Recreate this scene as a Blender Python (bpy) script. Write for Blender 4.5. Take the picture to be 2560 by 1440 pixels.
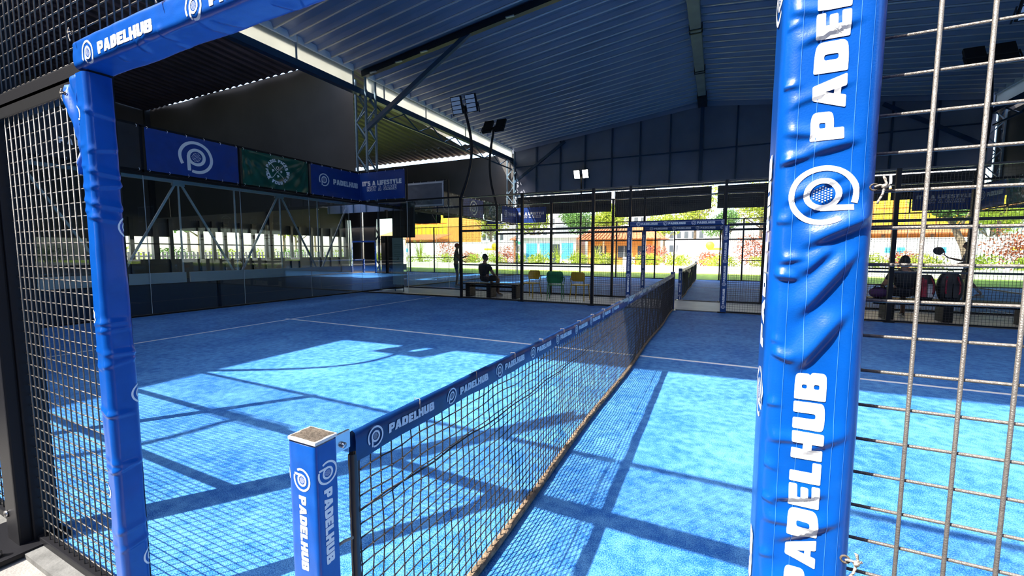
import bpy, bmesh, math, random
from mathutils import Vector, Matrix, noise
import numpy as np

# ------------------------------------------------------------------ scene reset
for o in list(bpy.data.objects):
    bpy.data.objects.remove(o, do_unlink=True)
SC = bpy.context.scene
COL = SC.collection
rnd = random.Random(7)
R = math.radians

# ------------------------------------------------------------------ camera
# metres; x runs along the court, y along the net away from the viewer, z up
cam = bpy.data.cameras.new('camera')
cam.sensor_width = 36.0
cam.lens = 36.0 * 1054.8 / 2560.0
cam.clip_start = 0.05
cam.clip_end = 600
camo = bpy.data.objects.new('camera', cam)
COL.objects.link(camo)
YAW, PITCH, ROLL = R(25.79), R(-4.9), R(0.08)
camo.matrix_world = (Matrix.Translation((0.884, -0.745, 1.385)) @ Matrix.Rotation(YAW, 4, 'Z')
                     @ Matrix.Rotation(R(90) + PITCH, 4, 'X') @ Matrix.Rotation(ROLL, 4, 'Z'))
SC.camera = camo

# ------------------------------------------------------------------ sky, sun, exposure
SUN = Vector((0.48, 0.665, -1.0)).normalized()          # direction the light travels
W = bpy.data.worlds.new('sky')
SC.world = W
W.use_nodes = True
nt = W.node_tree
nt.nodes.clear()
sky = nt.nodes.new('ShaderNodeTexSky')
sky.sky_type = 'NISHITA'
sky.sun_disc = False
sky.sun_elevation = math.asin(-SUN.z)
sky.sun_rotation = math.atan2(-SUN.x, -SUN.y)
sky.altitude = 0
sky.air_density = 1.0
sky.dust_density = 2.2
sky.ozone_density = 1.0
bg = nt.nodes.new('ShaderNodeBackground')
bg.inputs['Strength'].default_value = 0.95
wo = nt.nodes.new('ShaderNodeOutputWorld')
nt.links.new(sky.outputs[0], bg.inputs[0])
nt.links.new(bg.outputs[0], wo.inputs[0])

sl = bpy.data.lights.new('sun', 'SUN')
sl.energy = 15.0
sl.angle = R(0.53)
sl.color = (1.0, 0.95, 0.86)
so = bpy.data.objects.new('sun', sl)
COL.objects.link(so)
so.rotation_euler = SUN.to_track_quat('-Z', 'Y').to_euler()
so.location = (-20, -30, 40)

vs = SC.view_settings
vs.view_transform = 'Standard'
vs.look = 'None'
vs.gamma = 1.0
vs.use_curve_mapping = False
vs.exposure = 0.0
try:
    SC.cycles.max_bounces = 10
    SC.cycles.diffuse_bounces = 4
    SC.cycles.glossy_bounces = 4
    SC.cycles.transparent_max_bounces = 32
    SC.cycles.transmission_bounces = 6
    SC.cycles.caustics_reflective = False
    SC.cycles.caustics_refractive = False
    SC.cycles.sample_clamp_indirect = 6
except Exception:
    pass

# ------------------------------------------------------------------ materials
MATS = {}

def mat(name, col, rough=0.6, metal=0.0, spec=0.5, var=0.0, vscale=8.0, bump=0.0, bscale=60.0, coat=0.0,
        sheen=0.0, transl=0.0, emit=None, estr=0.0, dirt=None, dscale=3.0, damt=0.0):
    if name in MATS:
        return MATS[name]
    m = bpy.data.materials.new(name)
    m.use_nodes = True
    n = m.node_tree.nodes
    l = m.node_tree.links
    b = n['Principled BSDF']
    b.inputs['Base Color'].default_value = (*col, 1)
    b.inputs['Roughness'].default_value = rough
    b.inputs['Metallic'].default_value = metal
    b.inputs['Specular IOR Level'].default_value = spec
    if coat:
        b.inputs['Coat Weight'].default_value = coat
        b.inputs['Coat Roughness'].default_value = 0.12
    if sheen:
        b.inputs['Sheen Weight'].default_value = sheen
    if emit:
        b.inputs['Emission Color'].default_value = (*emit, 1)
        b.inputs['Emission Strength'].default_value = estr
    tc = n.new('ShaderNodeTexCoord')
    src = None
    if var:
        t = n.new('ShaderNodeTexNoise')
        t.inputs['Scale'].default_value = vscale
        t.inputs['Detail'].default_value = 6
        l.new(tc.outputs['Object'], t.inputs['Vector'])
        r = n.new('ShaderNodeValToRGB')
        r.color_ramp.elements[0].position = 0.3
        r.color_ramp.elements[1].position = 0.7
        lo = [max(0, c * (1 - var)) for c in col]
        hi = [min(1, c * (1 + var)) for c in col]
        r.color_ramp.elements[0].color = (*lo, 1)
        r.color_ramp.elements[1].color = (*hi, 1)
        l.new(t.outputs['Fac'], r.inputs['Fac'])
        src = r.outputs['Color']
    if dirt:
        t = n.new('ShaderNodeTexNoise')
        t.inputs['Scale'].default_value = dscale
        t.inputs['Detail'].default_value = 8
        t.inputs['Roughness'].default_value = 0.65
        l.new(tc.outputs['Object'], t.inputs['Vector'])
        r = n.new('ShaderNodeValToRGB')
        r.color_ramp.elements[0].position = 0.52
        r.color_ramp.elements[1].position = 0.72
        r.color_ramp.elements[0].color = (0, 0, 0, 1)
        r.color_ramp.elements[1].color = (damt, damt, damt, 1)
        l.new(t.outputs['Fac'], r.inputs['Fac'])
        mx = n.new('ShaderNodeMix')
        mx.data_type = 'RGBA'
        l.new(r.outputs['Color'], mx.inputs['Factor'])
        if src:
            l.new(src, mx.inputs['A'])
        else:
            mx.inputs['A'].default_value = (*col, 1)
        mx.inputs['B'].default_value = (*dirt, 1)
        src = mx.outputs['Result']
    if src:
        l.new(src, b.inputs['Base Color'])
    if bump:
        t = n.new('ShaderNodeTexNoise')
        t.inputs['Scale'].default_value = bscale
        t.inputs['Detail'].default_value = 4
        l.new(tc.outputs['Object'], t.inputs['Vector'])
        bp = n.new('ShaderNodeBump')
        bp.inputs['Strength'].default_value = bump
        bp.inputs['Distance'].default_value = 0.02
        l.new(t.outputs['Fac'], bp.inputs['Height'])
        l.new(bp.outputs['Normal'], b.inputs['Normal'])
    if transl:
        tr = n.new('ShaderNodeBsdfTranslucent')
        tr.inputs['Color'].default_value = (*col, 1)
        if src:
            l.new(src, tr.inputs['Color'])
        ms = n.new('ShaderNodeMixShader')
        ms.inputs[0].default_value = transl
        l.new(b.outputs[0], ms.inputs[1])
        l.new(tr.outputs[0], ms.inputs[2])
        l.new(ms.outputs[0], n['Material Output'].inputs['Surface'])
    MATS[name] = m
    return m

def glass_mat(name, tint, ior=1.45):
    m = bpy.data.materials.new(name)
    m.use_nodes = True
    n = m.node_tree.nodes
    l = m.node_tree.links
    n.remove(n['Principled BSDF'])
    fr = n.new('ShaderNodeFresnel')
    fr.inputs['IOR'].default_value = ior
    tr = n.new('ShaderNodeBsdfTransparent')
    tr.inputs['Color'].default_value = (*tint, 1)
    gl = n.new('ShaderNodeBsdfGlossy')
    gl.inputs['Roughness'].default_value = 0.01
    ms = n.new('ShaderNodeMixShader')
    l.new(fr.outputs[0], ms.inputs[0])
    l.new(tr.outputs[0], ms.inputs[1])
    l.new(gl.outputs[0], ms.inputs[2])
    l.new(ms.outputs[0], n['Material Output'].inputs['Surface'])
    MATS[name] = m
    return m

def turf_mat(name, base, hi):
    m = bpy.data.materials.new(name)
    m.use_nodes = True
    n = m.node_tree.nodes
    l = m.node_tree.links
    b = n['Principled BSDF']
    b.inputs['Roughness'].default_value = 0.62
    b.inputs['Specular IOR Level'].default_value = 0.12
    b.inputs['Sheen Weight'].default_value = 0.04
    b.inputs['Sheen Roughness'].default_value = 0.4
    tc = n.new('ShaderNodeTexCoord')
    t1 = n.new('ShaderNodeTexNoise')
    t1.inputs['Scale'].default_value = 170
    t1.inputs['Detail'].default_value = 5
    t2 = n.new('ShaderNodeTexNoise')
    t2.inputs['Scale'].default_value = 1.3
    t2.inputs['Detail'].default_value = 7
    t2.inputs['Roughness'].default_value = 0.7
    t3 = n.new('ShaderNodeTexNoise')
    t3.inputs['Scale'].default_value = 14
    t3.inputs['Detail'].default_value = 6
    for t in (t1, t2, t3):
        l.new(tc.outputs['Object'], t.inputs['Vector'])
    a = n.new('ShaderNodeMath'); a.operation = 'MULTIPLY_ADD'
    l.new(t2.outputs['Fac'], a.inputs[0]); a.inputs[1].default_value = 0.55
    l.new(t1.outputs['Fac'], a.inputs[2])
    c = n.new('ShaderNodeMath'); c.operation = 'MULTIPLY_ADD'
    l.new(t3.outputs['Fac'], c.inputs[0]); c.inputs[1].default_value = 0.5
    l.new(a.outputs[0], c.inputs[2])
    r = n.new('ShaderNodeValToRGB')
    r.color_ramp.elements[0].position = 0.72
    r.color_ramp.elements[1].position = 1.35 if False else 1.0
    r.color_ramp.elements[0].color = (*base, 1)
    r.color_ramp.elements[1].color = (*hi, 1)
    mp = n.new('ShaderNodeMath'); mp.operation = 'MULTIPLY'
    l.new(c.outputs[0], mp.inputs[0]); mp.inputs[1].default_value = 0.82
    l.new(mp.outputs[0], r.inputs['Fac'])
    l.new(r.outputs['Color'], b.inputs['Base Color'])
    bp = n.new('ShaderNodeBump')
    bp.inputs['Strength'].default_value = 0.55
    bp.inputs['Distance'].default_value = 0.012
    l.new(t1.outputs['Fac'], bp.inputs['Height'])
    l.new(bp.outputs['Normal'], b.inputs['Normal'])
    MATS[name] = m
    return m

turf_mat('turf', (0.004, 0.095, 0.40), (0.125, 0.37, 0.72))
glass_mat('glass', (0.90, 0.945, 0.93))
mat('line', (0.75, 0.80, 0.82), 0.8, bump=0.3, bscale=200)
mat('concrete', (0.21, 0.20, 0.185), 0.8, var=0.22, vscale=5, bump=0.25, bscale=90, dirt=(0.16, 0.15, 0.14), dscale=2.2, damt=0.7)
mat('kerb', (0.11, 0.11, 0.105), 0.75, var=0.25, vscale=12, bump=0.2)
mat('black', (0.007, 0.007, 0.009), 0.45, spec=0.22, bump=0.05, bscale=250)
mat('rail', (0.09, 0.09, 0.092), 0.22, metal=0.75)
mat('wire', (0.14, 0.128, 0.115), 0.42, metal=0.35, bump=0.25, bscale=500, dirt=(0.05, 0.045, 0.04), dscale=40, damt=0.6)
mat('wire_dark', (0.03, 0.028, 0.026), 0.45, metal=0.3)
mat('steel', (0.55, 0.55, 0.56), 0.28, metal=1.0)
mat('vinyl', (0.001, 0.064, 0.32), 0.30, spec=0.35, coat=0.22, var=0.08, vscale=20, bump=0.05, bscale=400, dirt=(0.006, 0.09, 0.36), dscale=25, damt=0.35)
mat('vinyl_shaded', (0.003, 0.035, 0.17), 0.32, spec=0.55, coat=0.3, bump=0.05, bscale=300)  # same vinyl, with the shade deeper in the hall put into its colour
mat('navy', (0.003, 0.038, 0.22), 0.45, var=0.1, vscale=6)
mat('green_cloth', (0.008, 0.075, 0.045), 0.3, var=0.25, vscale=4)
mat('black_cloth', (0.016, 0.016, 0.018), 0.42, var=0.3, vscale=3)
mat('print', (0.78, 0.78, 0.76), 0.55)
mat('print_net', (0.62, 0.66, 0.70), 0.6)
mat('strap', (0.002, 0.028, 0.12), 0.4, var=0.35, vscale=9, spec=0.4)
mat('cord', (0.028, 0.023, 0.02), 0.7, var=0.3, vscale=30)
mat('hem', (0.20, 0.14, 0.09), 0.85, var=0.5, vscale=25, bump=0.5, bscale=120)
mat('faded', (0.55, 0.50, 0.40), 0.8, var=0.3, vscale=20)
mat('rust', (0.075, 0.058, 0.042), 0.8, var=0.5, vscale=14, bump=0.4, bscale=90)
mat('chipped', (0.72, 0.70, 0.66), 0.6, var=0.1)
mat('rope', (0.36, 0.31, 0.25), 0.9, bump=0.6, bscale=300)
mat('liner', (0.36, 0.385, 0.48), 0.36, spec=0.5, var=0.12, vscale=0.7)
mat('liner_dark', (0.26, 0.275, 0.335), 0.5, var=0.15, vscale=0.6)
mat('black_wall', (0.050, 0.046, 0.043), 0.65, var=0.25, vscale=0.5)
mat('annex_roof', (0.15, 0.112, 0.13), 0.45, var=0.2, vscale=1)
mat('blue_steel', (0.018, 0.055, 0.11), 0.4, spec=0.5, var=0.15, vscale=3)
mat('dark_steel', (0.012, 0.015, 0.02), 0.4)
mat('ridge', (0.30, 0.29, 0.275), 0.5, metal=0.0, var=0.15, vscale=2)
mat('silicone', (0.5, 0.55, 0.54), 0.4)
mat('rib', (0.72, 0.71, 0.70), 0.35, metal=0.2)  # paler than the liner, so its folds read as catching light
mat('skylight', (0.80, 0.80, 0.74), 0.5, transl=0.75, var=0.06, vscale=1.2)
mat('column_steel', (0.12, 0.19, 0.25), 0.45, var=0.1, vscale=3)
mat('truss_paint', (0.82, 0.85, 0.84), 0.45, var=0.06, vscale=3)
mat('grey_steel', (0.40, 0.44, 0.46), 0.42, metal=0.4, var=0.12, vscale=3)
mat('white_paint', (0.88, 0.90, 0.90), 0.45)
mat('lamp_face', (0.70, 0.74, 0.80), 0.3, spec=0.6)
mat('lamp_lit', (1, 1, 1), 0.3, emit=(1.0, 0.93, 0.76), estr=40.0)
mat('led', (1, 1, 1), 0.3, emit=(1.0, 0.97, 0.9), estr=3.0)

# ------------------------------------------------------------------ mesh helpers
class MB:
    """collects shapes, links them as ONE mesh object"""
    def __init__(s):
        s.v = []; s.f = []; s.mi = []; s.cur = 0; s.smooth = []
        s.sm = False
    def add(s, vs, fs):
        k = len(s.v)
        s.v.extend([tuple(q) for q in vs])
        for f in fs:
            s.f.append(tuple(i + k for i in f)); s.mi.append(s.cur); s.smooth.append(s.sm)
        return s
    def box(s, a, b, bev=0.0):
        x0, y0, z0 = a; x1, y1, z1 = b
        if x0 > x1: x0, x1 = x1, x0
        if y0 > y1: y0, y1 = y1, y0
        if z0 > z1: z0, z1 = z1, z0
        if bev <= 0:
            s.add([(x0,y0,z0),(x1,y0,z0),(x1,y1,z0),(x0,y1,z0),(x0,y0,z1),(x1,y0,z1),(x1,y1,z1),(x0,y1,z1)],
                  [(0,3,2,1),(4,5,6,7),(0,1,5,4),(1,2,6,5),(2,3,7,6),(3,0,4,7)])
        else:
            bm = bmesh.new()
            bmesh.ops.create_cube(bm, size=1)
            for w in bm.verts:
                w.co = Vector(((x0+x1)/2 + w.co.x*(x1-x0), (y0+y1)/2 + w.co.y*(y1-y0), (z0+z1)/2 + w.co.z*(z1-z0)))
            bmesh.ops.bevel(bm, geom=list(bm.edges), offset=bev, segments=2, affect='EDGES', profile=0.7)
            bm.verts.index_update()
            s.add([w.co[:] for w in bm.verts], [[w.index for w in f.verts] for f in bm.faces])
            bm.free()
        return s
    def bar(s, p, q, w, h=None, up=(0,0,1)):
        """rectangular bar from p to q, w across, h in the up direction"""
        h = h or w
        p = Vector(p); q = Vector(q); d = (q - p).normalized(); up = Vector(up)
        if abs(d.dot(up)) > 0.98: up = Vector((0,1,0)) if abs(d.y) < 0.9 else Vector((1,0,0))
        x = d.cross(up).normalized(); y = x.cross(d).normalized()
        vs = []
        for e in (p, q):
            for a, b in ((-1,-1),(1,-1),(1,1),(-1,1)):
                vs.append(e + x*(a*w/2) + y*(b*h/2))
        s.add(vs, [(3,2,1,0),(4,5,6,7),(0,1,5,4),(1,2,6,5),(2,3,7,6),(3,0,4,7)])
        return s
    def tube(s, pts, r, n=8, caps=True):
        pts = [Vector(p) for p in pts]
        rs = r if isinstance(r, (list, tuple)) else [r]*len(pts)
        sm = s.sm; s.sm = n > 4
        prev = None; rings = []
        for i, p in enumerate(pts):
            d = ((pts[min(i+1, len(pts)-1)] - pts[max(i-1, 0)])).normalized()
            if prev is None:
                u = Vector((0,0,1)) if abs(d.z) < 0.9 else Vector((1,0,0))
                x = d.cross(u).normalized()
            else:
                x = (prev - d*prev.dot(d)).normalized()
            prev = x; y = d.cross(x)
            rings.append([p + (x*math.cos(2*math.pi*k/n) + y*math.sin(2*math.pi*k/n))*rs[i] for k in range(n)])
        vs = [q for rg in rings for q in rg]; fs = []
        for i in range(len(rings)-1):
            for k in range(n):
                fs.append((i*n+k, i*n+(k+1)%n, (i+1)*n+(k+1)%n, (i+1)*n+k))
        if caps:
            fs.append(tuple(range(n-1,-1,-1))); fs.append(tuple((len(rings)-1)*n+k for k in range(n)))
        s.add(vs, fs); s.sm = sm
        return s
    def disc(s, c, nrm, r, t, n=16):
        nrm = Vector(nrm).normalized()
        return s.tube([Vector(c) - nrm*t/2, Vector(c) + nrm*t/2], r, n)
    def grid(s, fn, nu, nv, closed=False):
        vs = [fn(i, j) for j in range(nv+1) for i in range(nu + (0 if closed else 1))]
        w = nu if closed else nu+1; fs = []
        for j in range(nv):
            for i in range(nu):
                i2 = (i+1) % w if closed else i+1
                fs.append((j*w+i, j*w+i2, (j+1)*w+i2, (j+1)*w+i))
        sm = s.sm; s.sm = True; s.add(vs, fs); s.sm = sm
        return s
    def ball(s, c, rx, ry, rz, n=14, m=9):
        c = Vector(c)
        vs = []; fs = []
        for j in range(m+1):
            th = math.pi*j/m
            for i in range(n):
                ph = 2*math.pi*i/n
                vs.append((c.x + rx*math.sin(th)*math.cos(ph), c.y + ry*math.sin(th)*math.sin(ph), c.z + rz*math.cos(th)))
        for j in range(m):
            for i in range(n):
                fs.append((j*n+i, (j+1)*n+i, (j+1)*n+(i+1)%n, j*n+(i+1)%n))
        sm = s.sm; s.sm = True; s.add(vs, fs); s.sm = sm
        return s
    def mesh(s, name, mats):
        me = bpy.data.meshes.new(name)
        me.from_pydata(s.v, [], s.f)
        for m in mats:
            me.materials.append(MATS[m])
        if any(s.mi):
            me.polygons.foreach_set('material_index', s.mi)
        if any(s.smooth):
            me.polygons.foreach_set('use_smooth', s.smooth)
        me.update()
        return me
    def build(s, name, m, parent=None, origin=None):
        mats = m if isinstance(m, (list, tuple)) else [m]
        o = bpy.data.objects.new(name, s.mesh(name, mats))
        COL.objects.link(o)
        if parent is not None:
            o.parent = parent
            o.matrix_parent_inverse = Matrix.Translation(-parent.location)
        return o

def tag(o, label=None, cat=None, group=None, kind=None):
    if label: o['label'] = label
    if cat: o['category'] = cat
    if group: o['group'] = group
    if kind: o['kind'] = kind
    return o

def thing(name, label, cat, loc=(0,0,0), group=None):
    o = bpy.data.objects.new(name, None)
    o.empty_display_size = 0.1
    o.location = loc
    COL.objects.link(o)
    return tag(o, label, cat, group)

def copy_tree(o, loc, label=None, parent=None, rz=None):
    """copy a thing with its parts and their sub-parts; parts are built in local space"""
    c = o.copy(); COL.objects.link(c)
    if parent is not None: c.parent = parent
    else:
        c.location = loc
        if rz is not None: c.rotation_euler = (0, 0, rz)
    if label: c['label'] = label
    for ch in list(o.children):
        copy_tree(ch, None, None, c)
    return c

def local(mb, name, m, parent):
    """a part whose mesh is in the thing's own space"""
    mats = m if isinstance(m, (list, tuple)) else [m]
    o = bpy.data.objects.new(name, mb.mesh(name, mats))
    COL.objects.link(o); o.parent = parent
    return o

def piece(name, me, parent, loc=(0,0,0)):
    o = bpy.data.objects.new(name, me); COL.objects.link(o)
    o.parent = parent
    o.matrix_parent_inverse = Matrix.Translation(-parent.location)
    o.location = loc
    return o

ORD = ['first', 'second', 'third', 'fourth', 'fifth', 'sixth', 'seventh', 'eighth', 'ninth', 'tenth', 'eleventh', 'twelfth',
       'thirteenth', 'fourteenth', 'fifteenth', 'sixteenth', 'seventeenth', 'eighteenth', 'nineteenth', 'twentieth', 'twenty-first', 'twenty-second', 'twenty-third', 'twenty-fourth']

# ------------------------------------------------------------------ block lettering (heavy sans, drawn as outlines)
def rp(pts):
    """polygon with per-corner rounding: (x, y, r)"""
    out = []
    n = len(pts)
    for i in range(n):
        x, y, r = pts[i]
        p = Vector((x, y)); a = Vector(pts[i-1][:2]) - p; b = Vector(pts[(i+1) % n][:2]) - p
        r = min(r, a.length*0.49, b.length*0.49)
        if r < 0.004: out.append((x, y)); continue
        a = p + a.normalized()*r; b = p + b.normalized()*r
        k = 5 if r > 0.12 else 3
        for j in range(k+1):
            t = j/k
            q = a*(1-t)**2 + p*2*t*(1-t) + b*t*t
            out.append((q.x, q.y))
    return out
def rr(x0, y0, x1, y1, r=0.04): return [(x0,y0,r),(x1,y0,r),(x1,y1,r),(x0,y1,r)]
c = 0.05
GL = {
 'P': (0.80, [[(0,0,c),(.34,0,c),(.34,.30,.02),(.52,.30,.2),(.80,.36,.25),(.80,.94,.25),(.55,1,.2),(0,1,c)], rr(.34,.55,.50,.74,.05)]),
 'A': (0.92, [[(0,0,c),(.34,0,c),(.37,.16,.01),(.55,.16,.01),(.58,0,c),(.92,0,c),(.65,1,c),(.27,1,c)], [(.41,.36,.01),(.51,.36,.01),(.46,.62,.01)]]),
 'D': (0.84, [[(0,0,c),(.45,0,.2),(.84,.06,.3),(.84,.94,.3),(.45,1,.2),(0,1,c)], rr(.34,.29,.50,.71,.07)]),
 'E': (0.70, [[(0,0,c),(.70,0,c),(.70,.27,c),(.34,.27,.01),(.34,.38,.01),(.64,.38,c),(.64,.62,c),(.34,.62,.01),(.34,.73,.01),(.70,.73,c),(.70,1,c),(0,1,c)]]),
 'L': (0.66, [[(0,0,c),(.66,0,c),(.66,.28,c),(.34,.28,.01),(.34,1,c),(0,1,c)]]),
 'H': (0.86, [[(0,0,c),(.34,0,c),(.34,.36,.01),(.52,.36,.01),(.52,0,c),(.86,0,c),(.86,1,c),(.52,1,c),(.52,.64,.01),(.34,.64,.01),(.34,1,c),(0,1,c)]]),
 'U': (0.84, [[(0,1,c),(0,.05,.32),(.25,0,.1),(.59,0,.1),(.84,.05,.32),(.84,1,c),(.50,1,c),(.50,.28,.08),(.34,.28,.08),(.34,1,c)]]),
 'B': (0.84, [[(0,0,c),(.55,0,.2),(.84,.03,.2),(.84,.47,.15),(.74,.53,.05),(.80,.57,.1),(.80,.97,.2),(.55,1,.2),(0,1,c)], rr(.34,.22,.48,.39,.05), rr(.34,.61,.46,.77,.05)]),
 'I': (0.34, [rr(0,0,.34,1,c)]),
 'T': (0.76, [[(.21,0,c),(.55,0,c),(.55,.72,.01),(.76,.72,c),(.76,1,c),(0,1,c),(0,.72,c),(.21,.72,.01)]]),
 'F': (0.68, [[(0,0,c),(.34,0,c),(.34,.33,.01),(.62,.33,c),(.62,.58,c),(.34,.58,.01),(.34,.73,.01),(.68,.73,c),(.68,1,c),(0,1,c)]]),
 'Y': (0.88, [[(.27,0,c),(.61,0,c),(.61,.36,.02),(.88,1,c),(.53,1,c),(.44,.66,.01),(.35,1,c),(0,1,c),(.27,.36,.02)]]),
 'N': (0.86, [[(0,0,c),(.32,0,c),(.32,.46,.01),(.54,0,c),(.86,0,c),(.86,1,c),(.54,1,c),(.54,.54,.01),(.32,1,c),(0,1,c)]]),
 'O': (0.90, [[(.3,0,.1),(.6,0,.1),(.90,.05,.35),(.90,.95,.35),(.6,1,.1),(.3,1,.1),(0,.95,.35),(0,.05,.35)], rr(.34,.27,.56,.73,.1)]),
 'C': (0.80, [[(.80,.02,.1),(.80,.30,c),(.50,.28,.1),(.34,.30,.1),(.34,.70,.1),(.50,.72,.1),(.80,.70,c),(.80,.98,.1),(.3,1,.1),(0,.95,.35),(0,.05,.35),(.3,0,.1)]]),
 'G': (0.86, [[(.86,.04,.1),(.86,.55,c),(.48,.55,c),(.48,.36,c),(.56,.36,.01),(.56,.27,.02),(.34,.27,.08),(.34,.73,.08),(.56,.73,.02),(.82,.72,c),(.80,.98,.1),(.3,1,.1),(0,.95,.35),(0,.05,.35),(.3,0,.1)]]),
 'M': (1.06, [[(0,0,c),(.30,0,c),(.30,.52,.01),(.46,0,.03),(.60,0,.03),(.76,.52,.01),(.76,0,c),(1.06,0,c),(1.06,1,c),(.68,1,c),(.53,.52,.01),(.38,1,c),(0,1,c)]]),
 'S': (0.78, [[(0,.05,.08),(.3,0,.1),(.55,0,.1),(.78,.04,.2),(.78,.55,.2),(.55,.60,.1),(.34,.63,.04),(.34,.74,.04),(.72,.71,.04),(.70,.97,.08),(.45,1,.1),(.25,1,.1),(0,.96,.2),(0,.47,.2),(.25,.41,.1),(.45,.37,.04),(.45,.26,.04),(.02,.30,.04)]]),
 'K': (0.88, [[(0,0,c),(.32,0,c),(.32,.34,.01),(.50,0,c),(.88,0,c),(.60,.52,.02),(.86,1,c),(.50,1,c),(.32,.66,.01),(.32,1,c),(0,1,c)]]),
 'R': (0.84, [[(0,0,c),(.34,0,c),(.34,.30,.01),(.46,0,c),(.84,0,c),(.70,.36,.05),(.80,.45,.1),(.80,.94,.25),(.55,1,.2),(0,1,c)], rr(.34,.55,.50,.74,.05)]),
 "'": (0.26, [[(.03,.62,.02),(.2,.62,.02),(.26,1,c),(0,1,c)]]),
}
GC = {}
def glyph(ch):
    """flat triangles of a letter, from a filled 2-D curve"""
    if ch in GC: return GC[ch]
    cu = bpy.data.curves.new('glyph', 'CURVE'); cu.dimensions = '2D'; cu.fill_mode = 'BOTH'
    for ct in GL[ch][1]:
        q = rp(ct)
        sp = cu.splines.new('POLY'); sp.points.add(len(q)-1)
        for i, (x, y) in enumerate(q): sp.points[i].co = (x, y, 0, 1)
        sp.use_cyclic_u = True
    ob = bpy.data.objects.new('glyph', cu); COL.objects.link(ob)
    bpy.context.view_layer.update()
    me = bpy.data.meshes.new_from_object(ob)
    vs = [(w.co.x, w.co.y) for w in me.vertices]
    me.calc_loop_triangles()
    ts = [tuple(vs[i] for i in t.vertices) for t in me.loop_triangles]
    bpy.data.objects.remove(ob); bpy.data.curves.remove(cu); bpy.data.meshes.remove(me)
    GC[ch] = ts
    return ts

def tri_split(ts, step):
    out = []; st = list(ts)
    while st:
        a, b, cc = st.pop()
        e = [(math.dist(a, b), 0), (math.dist(b, cc), 1), (math.dist(cc, a), 2)]
        L, k = max(e)
        if L <= step: out.append((a, b, cc)); continue
        if k == 0: m = ((a[0]+b[0])/2, (a[1]+b[1])/2); st += [(a, m, cc), (m, b, cc)]
        elif k == 1: m = ((cc[0]+b[0])/2, (cc[1]+b[1])/2); st += [(a, b, m), (a, m, cc)]
        else: m = ((a[0]+cc[0])/2, (a[1]+cc[1])/2); st += [(a, b, m), (m, b, cc)]
    return out

def text_width(s, h, sp=0.07):
    return sum((0.38 if ch == ' ' else GL[ch][0]) + sp for ch in s)*h - sp*h
def text_tris(s, h, x0=0.0, y0=0.0, sp=0.07, wide=1.0):
    out = []; x = x0
    for ch in s:
        if ch == ' ': x += 0.38*h*wide + sp*h; continue
        for t in glyph(ch): out.append(tuple((x + p[0]*h*wide, y0 + p[1]*h) for p in t))
        x += (GL[ch][0]*wide + sp)*h
    return out
def stroke_tris(s, h, x0, y0, w, sp=0.12):
    out = []; x = x0
    for ch in s:
        if ch == ' ': x += 0.38*h + sp*h; continue
        for ct in GL[ch][1]:
            q = [(x + a*h, y0 + b*h) for a, b in rp(ct)]
            for i in range(len(q)):
                a = Vector(q[i-1]); b = Vector(q[i]); d = b - a
                if d.length < 1e-6: continue
                nn = Vector((-d.y, d.x)).normalized()*w/2
                e = d.normalized()*w*0.3
                a2 = a - e; b2 = b + e
                out += [(tuple(a2-nn), tuple(b2-nn), tuple(b2+nn)), (tuple(a2-nn), tuple(b2+nn), tuple(a2+nn))]
        x += (GL[ch][0] + sp)*h
    return out
def ring_tris(cx, cy, r0, r1, a0, a1, n=40):
    out = []
    for i in range(n):
        t0 = a0 + (a1-a0)*i/n; t1 = a0 + (a1-a0)*(i+1)/n
        p = [(cx+r*math.cos(t), cy+r*math.sin(t)) for r, t in ((r0,t0),(r1,t0),(r1,t1),(r0,t1))]
        out += [(p[0],p[1],p[2]), (p[0],p[2],p[3])]
    return out
def logo_tris(cx, cy, r, dots=True):
    """letter p inside an open ring, with a dotted racket face in its bowl"""
    out = ring_tris(cx, cy, 0.82*r, r, R(-108), R(212), 44)
    out += ring_tris(cx+0.03*r, cy+0.02*r, 0.36*r, 0.54*r, 0, 2*math.pi, 32)
    x0, x1 = cx-0.52*r, cx-0.33*r
    y0, y1 = cy-0.86*r, cy+0.05*r
    out += [((x0,y0),(x1,y0),(x1,y1)), ((x0,y0),(x1,y1),(x0,y1))]
    if dots:
        for i in range(-3, 4):
            for j in range(-3, 4):
                a = cx+0.03*r + (i + (j % 2)*0.5)*0.085*r; b = cy+0.02*r + j*0.08*r
                if math.hypot(a-cx-0.03*r, b-cy-0.02*r) < 0.28*r:
                    q = [(a+0.026*r*math.cos(k*math.pi/3), b+0.026*r*math.sin(k*math.pi/3)) for k in range(6)]
                    out += [(q[0],q[k],q[k+1]) for k in range(1,5)]
    return out

def print_mesh(mb, tris, fn):
    """lay flat print on a surface: fn(x, y) -> point"""
    for t in tris:
        mb.add([fn(*p) for p in t], [(0,1,2)])
    return mb

# ------------------------------------------------------------------ the setting: ground, courts, hall
mat('grass', (0.30, 0.40, 0.035), 0.9, var=0.35, vscale=2.5, bump=0.8, bscale=60)
mat('paving', (0.62, 0.59, 0.54), 0.85, var=0.1, vscale=3)

def struct(name, mb, m, parent=None):
    o = mb.build(name, m, parent)
    if parent is None: o['kind'] = 'structure'
    return o

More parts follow.
